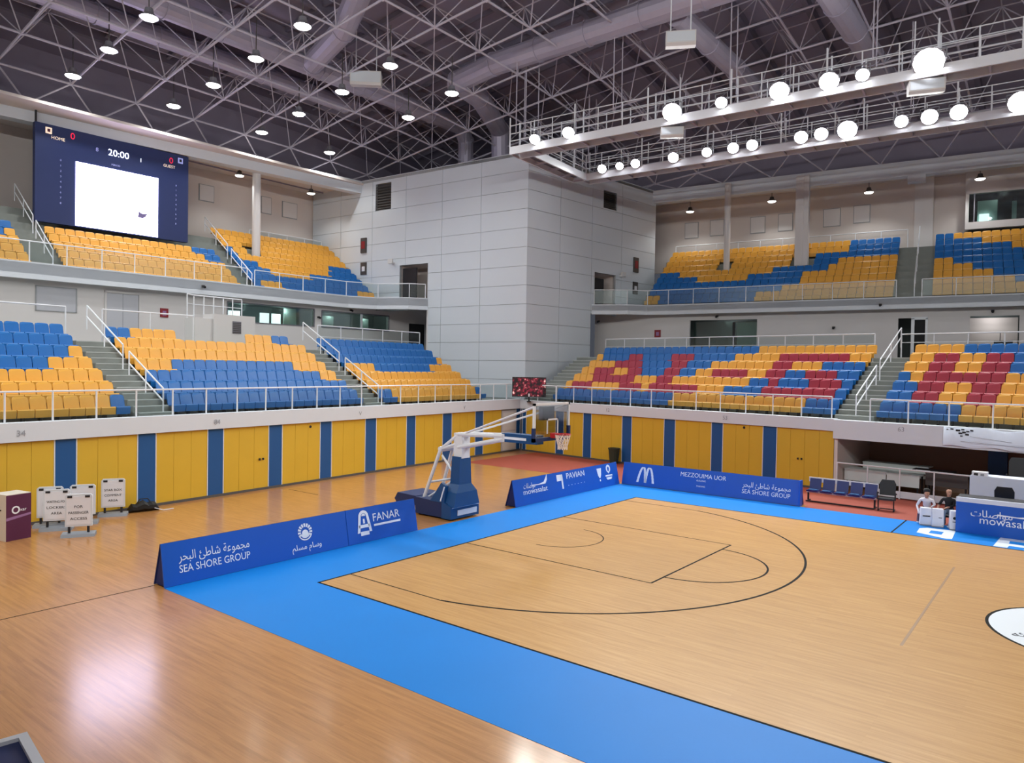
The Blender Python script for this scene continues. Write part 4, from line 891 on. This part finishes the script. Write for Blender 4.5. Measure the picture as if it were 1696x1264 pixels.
br.tube((-3.12, -0.34, 2.25), (-3.12, 0.34, 2.25), 0.09, 8); br.tube((-3.6, -0.38, 1.1), (-3.1, 0.3, 1.2), 0.04, 6); br.tube((-3.1, 0.3, 1.9), (-3.15, 0.3, 0.5), 0.035, 6); br.tube((-3.15, 0.3, 1.1), (-3.8, -0.3, 0.5), 0.035, 6)
obj('rear_brace', br, 'steel_white', t)
st = MB()
for y in (-0.75, 0.75): st.tube((-2.1, y * 0.25, 2.85), (1.14, y, 3.88), 0.035, 6)
obj('tie_rods', st, 'steel_white', t)
obj('counterweight', MB().prism([(-5.0, 0.42), (-4.9, 0.30), (-3.95, 0.30), (-3.95, 0.62), (-4.85, 0.64)], -0.6, 0.6, 'y'), 'pad_navy', t)
obj('chassis', box(-5.0, -3.6, -0.5, 0.5, 0.1, 0.3), 'steel_white', t)
for x in (-4.7, -3.9):
    for y in (-0.45, 0.45): obj('wheel', MB().tube((x, y - 0.04, 0.08), (x, y + 0.04, 0.08), 0.08, 12), 'ink_black', t)
obj('backboard', box(1.15, 1.19, -0.9, 0.9, 2.9, 3.95), 'backboard_glass', t)
fm = MB().box(1.13, 1.2, -0.92, -0.85, 3.25, 3.97).box(1.13, 1.2, 0.85, 0.92, 3.25, 3.97).box(1.13, 1.2, -0.92, 0.92, 3.9, 3.97)
obj('backboard_frame', fm, 'steel_white', t)
obj('backboard_pad', MB().box(1.12, 1.21, -0.95, 0.95, 2.84, 2.95).box(1.12, 1.21, -0.95, -0.86, 2.84, 3.25).box(1.12, 1.21, 0.86, 0.95, 2.84, 3.25), 'pad_navy', t)
obj('target_square', MB().box(1.195, 1.205, -0.295, -0.245, 3.05, 3.5).box(1.195, 1.205, 0.245, 0.295, 3.05, 3.5).box(1.195, 1.205, -0.295, 0.295, 3.45, 3.5), 'steel_white', t)
rim = MB()
for i in range(20):
    a, c = 2 * PI * i / 20, 2 * PI * (i + 1) / 20
    rim.tube((1.575 + 0.225 * math.cos(a), 0.225 * math.sin(a), 3.05), (1.575 + 0.225 * math.cos(c), 0.225 * math.sin(c), 3.05), 0.018, 6)
rim.box(1.2, 1.36, -0.12, 0.12, 2.93, 3.07)
obj('rim', rim, 'rim_red', t)
net = MB(); rs = [(0.225, 3.04), (0.20, 2.92), (0.165, 2.80), (0.14, 2.70), (0.14, 2.60)]
for k in range(4):
    for i in range(12):
        for sg in (1, -1):
            a = 2 * PI * (i + 0.5 * (k % 2)) / 12; c = a + sg * PI / 12
            net.tube((1.575 + rs[k][0] * math.cos(a), rs[k][0] * math.sin(a), rs[k][1]), (1.575 + rs[k + 1][0] * math.cos(c), rs[k + 1][0] * math.sin(c), rs[k + 1][1]), 0.012, 4, caps=False)
obj('net', net, 'net_white', t)
obj('shot_clock', box(0.9, 1.05, -0.3, 0.3, 3.45, 3.85), 'grate_grey', t)

# ------------------------------------------------------------------ television on the corner railing
tvm = Matrix.Translation((-12.05, 23.95, 3.3)) @ Matrix.Rotation(math.radians(38 - 0), 4, 'Z')
t = thing('television', 'flat television showing a crowd in maroon on the corner railing', 'television', tvm)
obj('bezel', box(-1.0, 1.0, -0.03, 0.06, 0, 1.16), 'door_black', t); obj('picture', box(-0.97, 0.97, -0.04, -0.03, 0.04, 1.12), 'tv_picture', t)
obj('stand', MB().box(-0.05, 0.05, -0.02, 0.1, -0.28, 0.05).box(-0.12, 0.12, -0.08, 0.75, -0.32, -0.26), 'ink_black', t); obj('camera_lamp', MB().tube((0.0, -0.1, 0.02), (0.0, -0.1, 0.2), 0.05, 8), 'poster_white', t)

# ------------------------------------------------------------------ A-frame signs, box, bag on the left floor
def sign(x, y, rz, label, lines, h=1.2, wd=0.68):
    t = thing('pavement_sign', label, 'sign', T3(x, y, 0, rz), 'white poster signs by the left wall')
    hw = wd / 2
    obj('base', MB().prism([(-0.21, 0), (0.21, 0), (0.18, 0.10), (-0.18, 0.08)], -hw - 0.08, hw + 0.08, 'x'), 'sign_grey', t)
    for s in (-1, 1): obj('spring_leg', MB().tube((s * hw * 0.7, 0, 0.1), (s * hw * 0.7, 0, 0.3), 0.035, 6), 'ink_black', t)
    obj('frame', MB().prism([(-hw, 0.28), (hw, 0.28), (hw, h - 0.05), (hw - 0.05, h), (-hw + 0.05, h), (-hw, h - 0.05)], -0.04, 0.04, 'y'), 'fascia_white', t)
    po = obj('poster', box(-hw + 0.04, hw - 0.04, -0.048, -0.04, 0.33, h - 0.06), 'poster_white', t)
    for s in (-1, 1): obj('corner_clip', MB().box(s * hw - s * 0.12 - 0.06, s * hw - s * 0.12 + 0.06, -0.06, -0.04, h - 0.10, h - 0.04), 'ink_black', t)
    for k, l in enumerate(lines): obj('lettering', text_mesh(l, 0.10, fit=min(0.5, 0.07 * len(l))), 'ink_black', t, Matrix.Translation((0, -0.052, 0.84 - k * 0.17)) @ RX)
RS = math.radians(60)
sign(-8.75, -1.72, RS, 'white poster sign standing nearest on the wooden floor', ['FOR', 'PASSENGER', 'ACCESS'])
sign(-10.0, -1.84, RS, 'white poster sign left of the nearest one with three text lines', ['WAITING FOR', 'LOCKERS', 'AREA'])
sign(-10.62, -1.80, RS, 'white poster sign half hidden at the back left of the group', ['FOR', 'STAFF'])
sign(-10.35, -1.0, RS, 'white poster sign right behind the nearest one', ['CHANGING', 'ROOM'])
sign(-10.9, 0.12, RS, 'white poster sign standing alone beside the black bag', ['STAR BOX', 'COMMENT', 'AREA'])
t = thing('carton', 'tall maroon and cream carton standing at the left picture edge', 'box', T3(-9.69, -3.03, 0, math.radians(103)))
obj('body', box(-0.33, 0.33, -0.22, 0.42, 0, 1.28), 'cardboard_cream', t); obj('front_print', box(-0.33, 0.335, -0.225, -0.218, 0, 1.26), 'maroon', t); obj('band', MB().prism([(-0.33, 0.56), (0.335, 0.66), (0.335, 0.72), (-0.33, 0.64)], -0.23, -0.224, 'y'), 'maroon_band', t)
obj('ring_logo', flat(arc(0, 0, 0.07, 0.11, 0, 2 * PI, 14)), 'ink_white', t, Matrix.Translation((-0.08, -0.228, 0.84)) @ RX); obj('lettering', text_mesh('xar', 0.13), 'ink_white', t, Matrix.Translation((0.12, -0.228, 0.83)) @ RX); obj('side_mark', box(-0.335, -0.328, 0.0, 0.06, 0.82, 0.86), 'ink_black', t)
t = thing('sports_bag', 'black holdall lying on the floor by the left wall', 'bag', T3(-10.95, 1.1, 0, math.radians(80)))
bg = MB(); prof = []
for k in range(9):
    x = -0.48 + 0.12 * k; h = 0.30 * (1 - (abs(x) / 0.56) ** 3) + 0.05 * math.sin(k * 2.1); wdt = 0.22 * (1 - (abs(x) / 0.58) ** 4)
    prof.append([(x, wdt * math.cos(a) * 1.0, max(0.0, h * 0.55 + h * 0.55 * math.sin(a))) for a in [2 * PI * q / 8 + 0.39 for q in range(8)]])
bg.add([p for r_ in prof for p in r_], [(k * 8 + i, k * 8 + (i + 1) % 8, (k + 1) * 8 + (i + 1) % 8, (k + 1) * 8 + i) for k in range(8) for i in range(8)] + [tuple(range(8))[::-1], tuple(64 + i for i in range(8))])
obj('body', bg, 'bag_black', t); obj('handle', MB().path([(-0.2, -0.05, 0.3), (-0.12, -0.05, 0.42), (0.12, -0.05, 0.42), (0.2, -0.05, 0.3)], 0.018, 6), 'bag_black', t)
obj('strap', MB().path([(0.3, -0.18, 0.1), (0.55, -0.3, 0.02), (0.9, -0.2, 0.02)], 0.015, 5), 'poster_white', t)
t = thing('waste_bin', 'dark green waste bin standing against the far wall', 'bin', FF.at(-5.88, -0.35, 0))
obj('body', MB().lathe([(0.22, 0), (0.30, 0.78), (0.28, 0.78)], 14, cap=False), 'bin_green', t); obj('rim', MB().lathe([(0.32, 0.76), (0.33, 0.82), (0.26, 0.82), (0.26, 0.76)], 14, cap=False), 'bin_green', t)
obj('floor', MB().lathe([(0.22, 0.02), (0.22, 0.03)], 14), 'bin_green', t).name = 'bottom'

# ------------------------------------------------------------------ recess under the far stand with furniture
struct(obj('wall_far_recess', MB().box(5.46, 5.6, 0.0, 4.0, 0, 2.3), 'plaster_warm', None, FF.M), 'pale side wall of the far recess')
struct(obj('wall_far_recess_back', box(5.46, 22, 3.8, 4.0, 0, 2.4), 'recess_brown', None, FF.M), 'dark brown back wall of the far recess')
struct(obj('ceiling_far_recess', box(5.46, 22, 0.1, 4.0, 2.24, 2.3), 'room_dim', None, FF.M))
struct(obj('wall_far_recess_panel', box(10.4, 11.05, 3.0, 3.2, 0, 2.24), 'panel_blue', None, FF.M), 'blue panel in the dark far recess')
t = railing('white barrier rail before the dark recess under the far stand', [FF(5.6, 0.0, 0), FF(10.5, 0.0, 0)], 1.22, 1.15, False)
obj('kick_board', MB().add([tuple(FF(s, d, z) - FF(5.6, 0, 0)) for z in (0.05, 0.32) for s, d in ((6.9, 0.02), (10.4, 0.02), (10.4, 0.06), (6.9, 0.06))], [(3, 2, 1, 0), (4, 5, 6, 7), (0, 1, 5, 4), (1, 2, 6, 5), (2, 3, 7, 6), (3, 0, 4, 7)]), 'fascia_white', t)
def table(fr, s, d, L, label, dp=0.7, h=0.95, rz=0.0, m='table_white'):
    t = thing('folding_table', label, 'table', fr.at(s, d, 0, rz), 'tables in the far recess')
    obj('table_top', box(-L / 2, L / 2, -dp / 2, dp / 2, h - 0.05, h), m, t); obj('front_apron', box(-L / 2 + 0.02, L / 2 - 0.02, -dp / 2 - 0.02, -dp / 2 + 0.01, h - 0.5, h - 0.04), m, t)
    for x in (-L / 2 + 0.1, L / 2 - 0.1):
        for y in (-dp / 2 + 0.08, dp / 2 - 0.08): obj('leg', MB().tube((x, y, 0), (x, y, h - 0.05), 0.03, 6), 'chair_black', t)
table(FF, 6.5, 1.0, 1.7, 'white table at the left end of the far recess'); table(FF, 8.0, 0.9, 1.25, 'pale table in the middle of the far recess', m='table_white'); table(FF, 7.2, 2.4, 2.6, 'long pale table at the back of the far recess', h=1.15)
table(FF, 9.5, 1.1, 1.5, 'dark table at the right end of the far recess', m='lamp_dark', h=1.1)
t = thing('folded_banner', 'dark patterned cloth lying on the right recess table', 'banner', FF.at(9.2, 1.1, 1.1, 0.05))
obj('cloth', box(-0.95, 0.5, -0.3, 0.3, 0, 0.08), 'ink_black', t); obj('cloth_print', MB().box(-0.8, -0.3, -0.31, -0.30, 0.01, 0.07).box(-0.2, 0.3, -0.31, -0.30, 0.02, 0.06), 'ink_white', t)
# banner cloth on the far fascia
t = thing('white_banner', 'white fabric banner with black ornament hanging on the far fascia', 'banner', FF.at(9.6, -0.18, 2.3))
b = MB(); n = 16; L = 4.4
top = [(L * i / n, -0.02 - 0.03 * math.sin(i * 1.7), 0.72 - 0.05 * math.sin(i * 0.9 + 1) * (i > 0)) for i in range(n + 1)]; bot = [(L * i / n, -0.05 - 0.05 * math.sin(i * 1.1), 0.02 + 0.04 * math.sin(i * 1.3)) for i in range(n + 1)]
b.add(top + bot + [(x, y + 0.02, z) for x, y, z in top + bot], [(i, n + 1 + i, n + 2 + i, i + 1) for i in range(n)] + [(2 * n + 2 + i, 2 * n + 3 + i, 3 * n + 4 + i, 3 * n + 3 + i) for i in range(n)] + [(i, i + 1, 2 * n + 3 + i, 2 * n + 2 + i) for i in range(n)])
obj('cloth', b, 'cloth_white', t, smooth=True)
orn = MB()
for k, (x, z, r_) in enumerate(((0.3, 0.66, 0.05), (0.5, 0.62, 0.07), (0.58, 0.52, 0.06), (0.66, 0.66, 0.05), (0.7, 0.56, 0.06), (0.8, 0.48, 0.06), (0.82, 0.60, 0.05), (0.95, 0.64, 0.05), (0.62, 0.42, 0.04), (0.15, 0.64, 0.03))):
    orn.box(x - r_, x + r_, -0.10, -0.08, z - r_ * 0.5, z + r_ * 0.5)
obj('ornament', orn, 'ink_black', t)
obj('fold_line', MB().tube((0.9, -0.11, 0.42), (2.2, -0.11, 0.30), 0.008, 4).tube((0.6, -0.12, 0.22), (3.2, -0.12, 0.14), 0.008, 4), 'ink_grey', t)
# raised white desk behind the scorers' table
t = thing('media_desk', 'white cloth covered desk with small equipment behind the scorers table', 'desk', T3(10.72, 18.6, 0))
obj('cloth_front', MB().prism([(0, 0.0), (5, 0.0), (5, 1.58), (0, 1.62)], -0.02, 0.02, 'y'), 'cloth_white', t); obj('desk_top', box(0, 5, 0.0, 0.8, 1.56, 1.6), 'cloth_white', t); obj('side_cloth', box(-0.02, 0.02, 0, 0.8, 0, 1.58), 'cloth_white', t)
t = thing('equipment_box', 'small white equipment box on the corner of the white desk', 'box', T3(10.95, 18.75, 1.6))
obj('case', box(-0.2, 0.25, -0.12, 0.2, 0, 0.14), 'poster_white', t); obj('socket', box(-0.14, -0.02, -0.135, -0.12, 0.02, 0.1), 'ink_black', t); obj('plug', box(0.05, 0.15, -0.15, -0.12, 0.02, 0.09), 'ink_grey', t)
# bench of blue seats
t = thing('team_bench', 'five blue seat team bench with white frame on red flooring', 'bench', T3(5.25, 19.1, 0, -0.02))
for k in range(5):
    x = 0.26 + 0.5 * k
    se = obj('seat_shell', MB().prism([(-0.22, 0.40), (-0.24, 0.45), (0.16, 0.44), (0.26, 0.86), (0.30, 0.86), (0.21, 0.40)], x - 0.21, x + 0.21, 'x'), 'bench_blue', t)
    obj('seat_cushion', MB().box(x - 0.16, x + 0.16, -0.2, 0.1, 0.455, 0.475), 'pad_blue', se)
obj('frame_beam', MB().box(0, 2.5, -0.02, 0.06, 0.33, 0.40).box(0.0, 2.5, 0.28, 0.32, 0.72, 0.9), 'steel_white', t)
for x in (0.06, 2.44): obj('leg', MB().box(x - 0.03, x + 0.03, -0.2, 0.26, 0.0, 0.04).box(x - 0.03, x + 0.03, 0.0, 0.05, 0.0, 0.36), 'ink_black', t)
obj('foot_bar', box(0.05, 2.45, -0.22, -0.17, 0.0, 0.05), 'ink_black', t)
def chair(x, y, z, rz, label, h=1.0, sh=0.47, leg=True):
    t = thing('office_chair', label, 'chair', T3(x, y, z, rz), 'black chairs')
    obj('seat', MB().prism([(-0.25, sh), (0.25, sh), (0.25, sh - 0.07), (-0.25, sh - 0.07)], -0.26, 0.26, 'x'), 'chair_black', t)
    bk = MB(); pts = [(-0.26, sh + 0.06), (0.26, sh + 0.06), (0.27, h - 0.14), (0.2, h), (-0.2, h), (-0.27, h - 0.14)]
    bk.add([(a, 0.22 + (z_ - sh) * 0.2, z_) for a, z_ in pts] + [(a, 0.27 + (z_ - sh) * 0.2, z_) for a, z_ in pts], [tuple(range(6)), tuple(range(11, 5, -1))] + [(i, 6 + i, 6 + (i + 1) % 6, (i + 1) % 6) for i in range(6)])
    obj('backrest', bk, 'chair_black', t)
    for s in (-1, 1):
        obj('armrest', MB().path([(s * 0.29, 0.24, sh + 0.12), (s * 0.29, -0.18, sh + 0.2), (s * 0.29, -0.22, sh - 0.05)], 0.025, 6), 'chair_black', t)
        obj('leg', MB().path([(s * 0.25, -0.24, sh - 0.06), (s * 0.25, -0.26, 0.02), (s * 0.25, 0.26, 0.02)], 0.022, 6), 'ink_black', t)
    obj('crossbar', MB().tube((-0.25, 0.26, 0.02), (0.25, 0.26, 0.02), 0.022, 6), 'ink_black', t)
chair(8.1, 19.0, 0, 0.1, 'black cantilever chair at the right end of the blue bench', 1.08)
chair(11.75, 17.95, 0, PI, 'black mesh chair before the white cloth desk', 1.45, 0.75)
chair(11.9, 20.6, 0.55, 0.0, 'dark chair behind the white cloth desk by the blue panel', 1.55, 0.8)

# ------------------------------------------------------------------ people
def skin_mesh(name, verts, edges, root, sub=2):
    me = bpy.data.meshes.new(name); me.from_pydata([v[:3] for v in verts], edges, [])
    o = bpy.data.objects.new(name, me); COL.objects.link(o)
    o.modifiers.new('s', 'SKIN')
    for k, v in enumerate(verts):
        sv = me.skin_vertices[0].data[k]; sv.radius = (v[3], v[4] if len(v) > 4 else v[3]); sv.use_root = (k == root)
    m2 = o.modifiers.new('u', 'SUBSURF'); m2.levels = sub; m2.render_levels = sub
    dg = bpy.context.evaluated_depsgraph_get(); out = bpy.data.meshes.new_from_object(o.evaluated_get(dg)); out.name = name
    bpy.data.objects.remove(o)
    for p in out.polygons: p.use_smooth = True
    return out
def seg(q, A, B_):
    A = Vector(A); d = Vector(B_) - A
    k = max(0.0, min(1.0, (q - A).dot(d) / max(1e-6, d.length_squared)))
    return (q - A - d * k).length
def person(M, label, lean, top, trousers, hands, knees, head_turn=0.0, hair=True, shoes='shoe_white'):
    # seated figure, local: faces -y, hips at z 0.5
    t = thing('person', label, 'person', M)
    hipz = 0.52; c, s = math.cos(lean), math.sin(lean)
    def sp(l, side=0.0): return (side, -s * l, hipz + c * l)
    V = []; E = []
    def v(p, r, r2=None): V.append((p[0], p[1], p[2], r, r2 or r)); return len(V) - 1
    def e(a, b_): E.append((a, b_)); return b_
    hip = v(sp(0), 0.15, 0.12); wa = e(hip, v(sp(0.2), 0.13, 0.10)); ch = e(wa, v(sp(0.42), 0.15, 0.11)); nk0 = e(ch, v(sp(0.53), 0.09, 0.08)); nk = e(nk0, v(sp(0.575), 0.055)); hb = e(nk, v(sp(0.62), 0.06))
    hp = sp(0.62); hd = Vector((math.sin(head_turn), -math.cos(head_turn), 0))
    jaw = Vector(hp) + Vector((0, -0.02, 0.05)) + hd * 0.02; top_ = Vector(hp) + Vector((0, 0.01, 0.15)); cr = Vector(hp) + Vector((0, 0.02, 0.22))
    j = e(hb, v(jaw, 0.092, 0.1)); k = e(j, v(top_, 0.108, 0.118)); e(k, v(cr, 0.075)); e(j, v(Vector(jaw) + hd * 0.115 + Vector((0, 0, 0.04)), 0.018))
    hand_n = []
    for sd, hnd in ((-1, hands[0]), (1, hands[1])):
        sh = e(ch, v(sp(0.47, sd * 0.19), 0.062)); H = Vector(hnd); S = Vector(sp(0.47, sd * 0.19))
        mid = (S + H) / 2 + Vector((sd * 0.09, 0.10, -0.06))
        el = e(sh, v(mid, 0.046)); wr_ = e(el, v(H, 0.030)); d = (H - mid).normalized()
        pm = e(wr_, v(H + d * 0.06, 0.034, 0.02)); sidev = Vector((1, 0, 0))
        for q in range(4):
            base = H + d * 0.10 + sidev * (q - 1.5) * 0.019; f1 = e(pm, v(base, 0.0095)); f2 = e(f1, v(base + d * 0.035 + Vector((0, 0, -0.012)), 0.0085)); e(f2, v(base + d * (0.055 - 0.006 * abs(q - 1.2)) + Vector((0, 0, -0.032)), 0.007))
        tb = e(wr_, v(H + d * 0.035 - sidev * sd * 0.035, 0.011)); e(tb, v(H + d * 0.07 - sidev * sd * 0.05 + Vector((0, 0, -0.015)), 0.009))
    legs = []
    for sd, kn in ((-1, knees[0]), (1, knees[1])):
        lh = e(hip, v((sd * 0.10, -0.03, hipz - 0.02), 0.10)); kk = e(lh, v(kn[0], 0.065)); an = e(kk, v(kn[1], 0.042)); F = Vector(kn[1]); ft = e(an, v(F + Vector((0, -0.05, -0.05)), 0.04, 0.035)); e(ft, v(F + Vector((0, -0.17, -0.06)), 0.035, 0.028))
        legs.append(kn)
    body = skin_mesh('body', V, E, hip, 2)
    names = ['skin', top, trousers, shoes]
    for n_ in names: body.materials.append(MATS[n_])
    ax = Vector((0, -s, c))
    for p in body.polygons:
        q = p.center; l = (q - Vector((0, 0, hipz))).dot(ax); perp = (q - Vector((0, 0, hipz)) - ax * l)
        mi_ = 0
        near_leg = min(min(seg(q, A, B_) for A, B_ in (((kn[0][0] * 0.4, -0.03, hipz), kn[0]), (kn[0], kn[1]))) for kn in legs)
        if near_leg < 0.125 and l < 0.16 or q.z < 0.3: mi_ = 2
        elif perp.length < 0.24 and -0.1 < l < 0.57: mi_ = 1
        elif l > 0.25 and l < 0.57 and abs(q.x) > 0.16: mi_ = 1
        if q.z < 0.085: mi_ = 3
        p.material_index = mi_
    obj('body', body, None, t)
    if hair:
        hr = MB().lathe([(0.02, 0.125), (0.08, 0.11), (0.112, 0.065), (0.118, 0.0), (0.10, -0.06)], 12, Matrix.Translation(top_ + Vector((0, 0.018, 0.035))) @ Matrix.Rotation(-0.25, 4, 'X'), cap=False)
        obj('hair', hr, 'hair_black', t, smooth=True)
    for sd in (-1, 1):
        ep = Vector(jaw) + hd * 0.093 + Vector((0, 0, 0.07)) + Vector((hd.y, -hd.x, 0)) * sd * -0.033
        obj('eye', MB().lathe([(0.004, -0.01), (0.011, 0), (0.004, 0.01)], 8, Matrix.Translation(ep)), 'ink_black', t)
    return t
def poly_legs(): pass
SC = Matrix.Scale(0.9, 4)
person(T3(9.58, 17.72, 0.0, 0.1) @ SC, 'person in a white shirt sitting bent forward behind the white stand', 0.66, 'shirt_white', 'trousers_mauve', [(-0.26, -0.50, 0.50), (0.16, -0.48, 0.66)], [((-0.22, -0.40, 0.5), (-0.26, -0.46, 0.12)), ((0.18, -0.40, 0.5), (0.22, -0.42, 0.12))], 0.5)
person(T3(10.26, 17.5, 0.0, -0.15) @ SC, 'person in a black shirt and pale jeans sitting by the scorers table', 0.14, 'shirt_black', 'jeans_grey', [(-0.30, -0.26, 0.56), (0.0, -0.32, 0.70)], [((-0.06, -0.42, 0.54), (-0.04, -0.46, 0.12)), ((0.24, -0.36, 0.58), (0.12, -0.40, 0.12))], 0.7, hair=False)
for x, y, w_, lab in ((9.58, 17.82, 0.4, 'low stool under the person in the white shirt'), (10.28, 17.6, 0.4, 'low stool under the person in the black shirt')):
    t = thing('stool', lab, 'stool', T3(x, y, 0)); obj('seat', box(-w_ / 2, w_ / 2, -0.18, 0.25, 0.28, 0.34), 'chair_black', t)
    for a in (-1, 1):
        for c in (-0.14, 0.2): obj('leg', MB().tube((a * w_ * 0.42, c, 0), (a * w_ * 0.42, c, 0.3), 0.02, 6), 'ink_black', t)
def bin_(x, y, rz, wd, h, label, mark):
    t = thing('poster_stand', label, 'stand', T3(x, y, 0, rz), 'white stands by the scorers table')
    obj('body', MB().prism([(-wd / 2, 0.03), (wd / 2, 0.03), (wd * 0.46, h), (-wd * 0.42, h)], -0.12, 0.12, 'y'), 'poster_white', t); obj('foot', box(-wd / 2, wd / 2, -0.14, 0.14, 0, 0.04), 'sign_grey', t)
    obj('mark', mark, 'ink_black', t, Matrix.Translation((0, -0.126, h * 0.55)) @ RX)
bin_(9.63, 17.12, 0.3, 0.34, 0.58, 'white stand with a dark slot before the bent person', flat([rect(-0.1, 0.12, -0.02, 0.02)]))
bin_(9.98, 17.06, 0.3, 0.34, 0.60, 'plain white stand between the two sitting people', flat([rect(0.02, 0.12, -0.02, 0.0)]))
bin_(10.47, 16.9, 0.3, 0.26, 0.62, 'white stand with a small dark mark beside the scorers table', flat(arc(0, 0.05, 0, 0.05, 0, 2 * PI, 8) + [rect(-0.06, 0.08, -0.08, -0.06)]))

# ------------------------------------------------------------------ small fittings
t = thing('equipment_cabinet', 'white cabinet with a small louvre behind the left middle block', 'cabinet', LF.at(9.7, 7.0, ZB))
obj('body', box(-1.05, 1.25, 0, 0.9, 0, 1.8), 'cabinet_white', t); obj('side_box', box(-2.0, -1.06, 0.1, 0.9, 0, 1.55), 'cabinet_white', t)
lv = obj('louvre', box(-0.05, 0.42, -0.03, 0.0, 0.9, 1.5), 'grate_grey', t)
for k in range(6): obj('slat', box(-0.03, 0.40, -0.05, -0.02, 0.94 + k * 0.09, 0.98 + k * 0.09), 'lamp_dark', lv)
railing('thin white curved railing above the white cabinet', [LF(8.0, 8.2, ZB), LF(8.6, 8.6, ZB), LF(11.3, 8.6, ZB)], 2.75, 0.6, False, (2.3,))
for fr, s, d, z, lab in ((UL, 9.48, 0.8, 7.5, 'small red alarm sign on the left concourse wall'), (UF, -9.7, 0.8, 7.3, 'small dark red alarm box on the far concourse wall')):
    t = thing('alarm_sign', lab, 'sign', fr.at(s, d, z)); obj('plate', box(-0.22, 0.22, -0.06, 0, 0, 0.5), 'fire_red', t); obj('symbol', box(-0.1, 0.1, -0.07, -0.06, 0.1, 0.36), 'maroon_band', t)
for fr, s, d, z, lab in ((UL, 11.3, -0.02, 9.3, 'small dark camera on the left balcony edge'), (UL, 19.65, 0.8, 8.1, 'small black camera between the control room windows'), (UL, 22.3, 0.8, 8.75, 'tiny black camera above the tower side window'),
                         (UF, -5.6, 0.8, 8.6, 'tiny black camera above the lounge window'), (UF, 9.75, 0.8, 8.55, 'tiny black camera above the far office opening'), (UF, 4.2, -0.02, 9.0, 'small grey camera on the far balcony edge'), (UF, 1.6, 0.8, 7.75, 'tiny grey camera on the plain far concourse wall'),
                         (UF, -14.0, 0.4, 8.4, 'white camera bracket under the far balcony by the tower')):
    t = thing('security_camera', lab, 'camera', fr.at(s, d, z)); obj('mount', box(-0.08, 0.08, -0.08, 0, 0, 0.12), 'vent_grey', t); obj('lens_body', MB().tube((0, -0.08, 0.06), (0, -0.24, 0.0), 0.07, 8), 'ink_black', t)
# display board close to the camera, bottom left of the picture
t = thing('display_board', 'dark panel with white frame close below the camera', 'display', Matrix(((-0.17, 0.99, 0, 11.905), (-0.985, -0.10, 0, -9.71), (0, 0, 1, 4.2), (0, 0, 0, 1))))
obj('frame', MB().box(-0.004, 0.6, -0.004, 0.014, -0.03, 0.008).box(-0.004, 0.014, 0.014, 0.8, -0.03, 0.008), 'rail_white', t); obj('panel', box(0.012, 0.6, 0.012, 0.8, -0.025, 0.0), 'board_navy', t)
obj('post', box(0.3, 0.36, 0.35, 0.41, -4.2, -0.03), 'grate_grey', t)

# ------------------------------------------------------------------ the rest of the hall, out of the frame
struct(obj('wall_right', box(60, 60.3, -28, 48, 0, 28), 'plaster'), 'plain far right wall of the hall')
struct(obj('wall_near', box(-34, 60, -28, -27.7, 0, 28), 'plaster'), 'plain wall behind the camera')
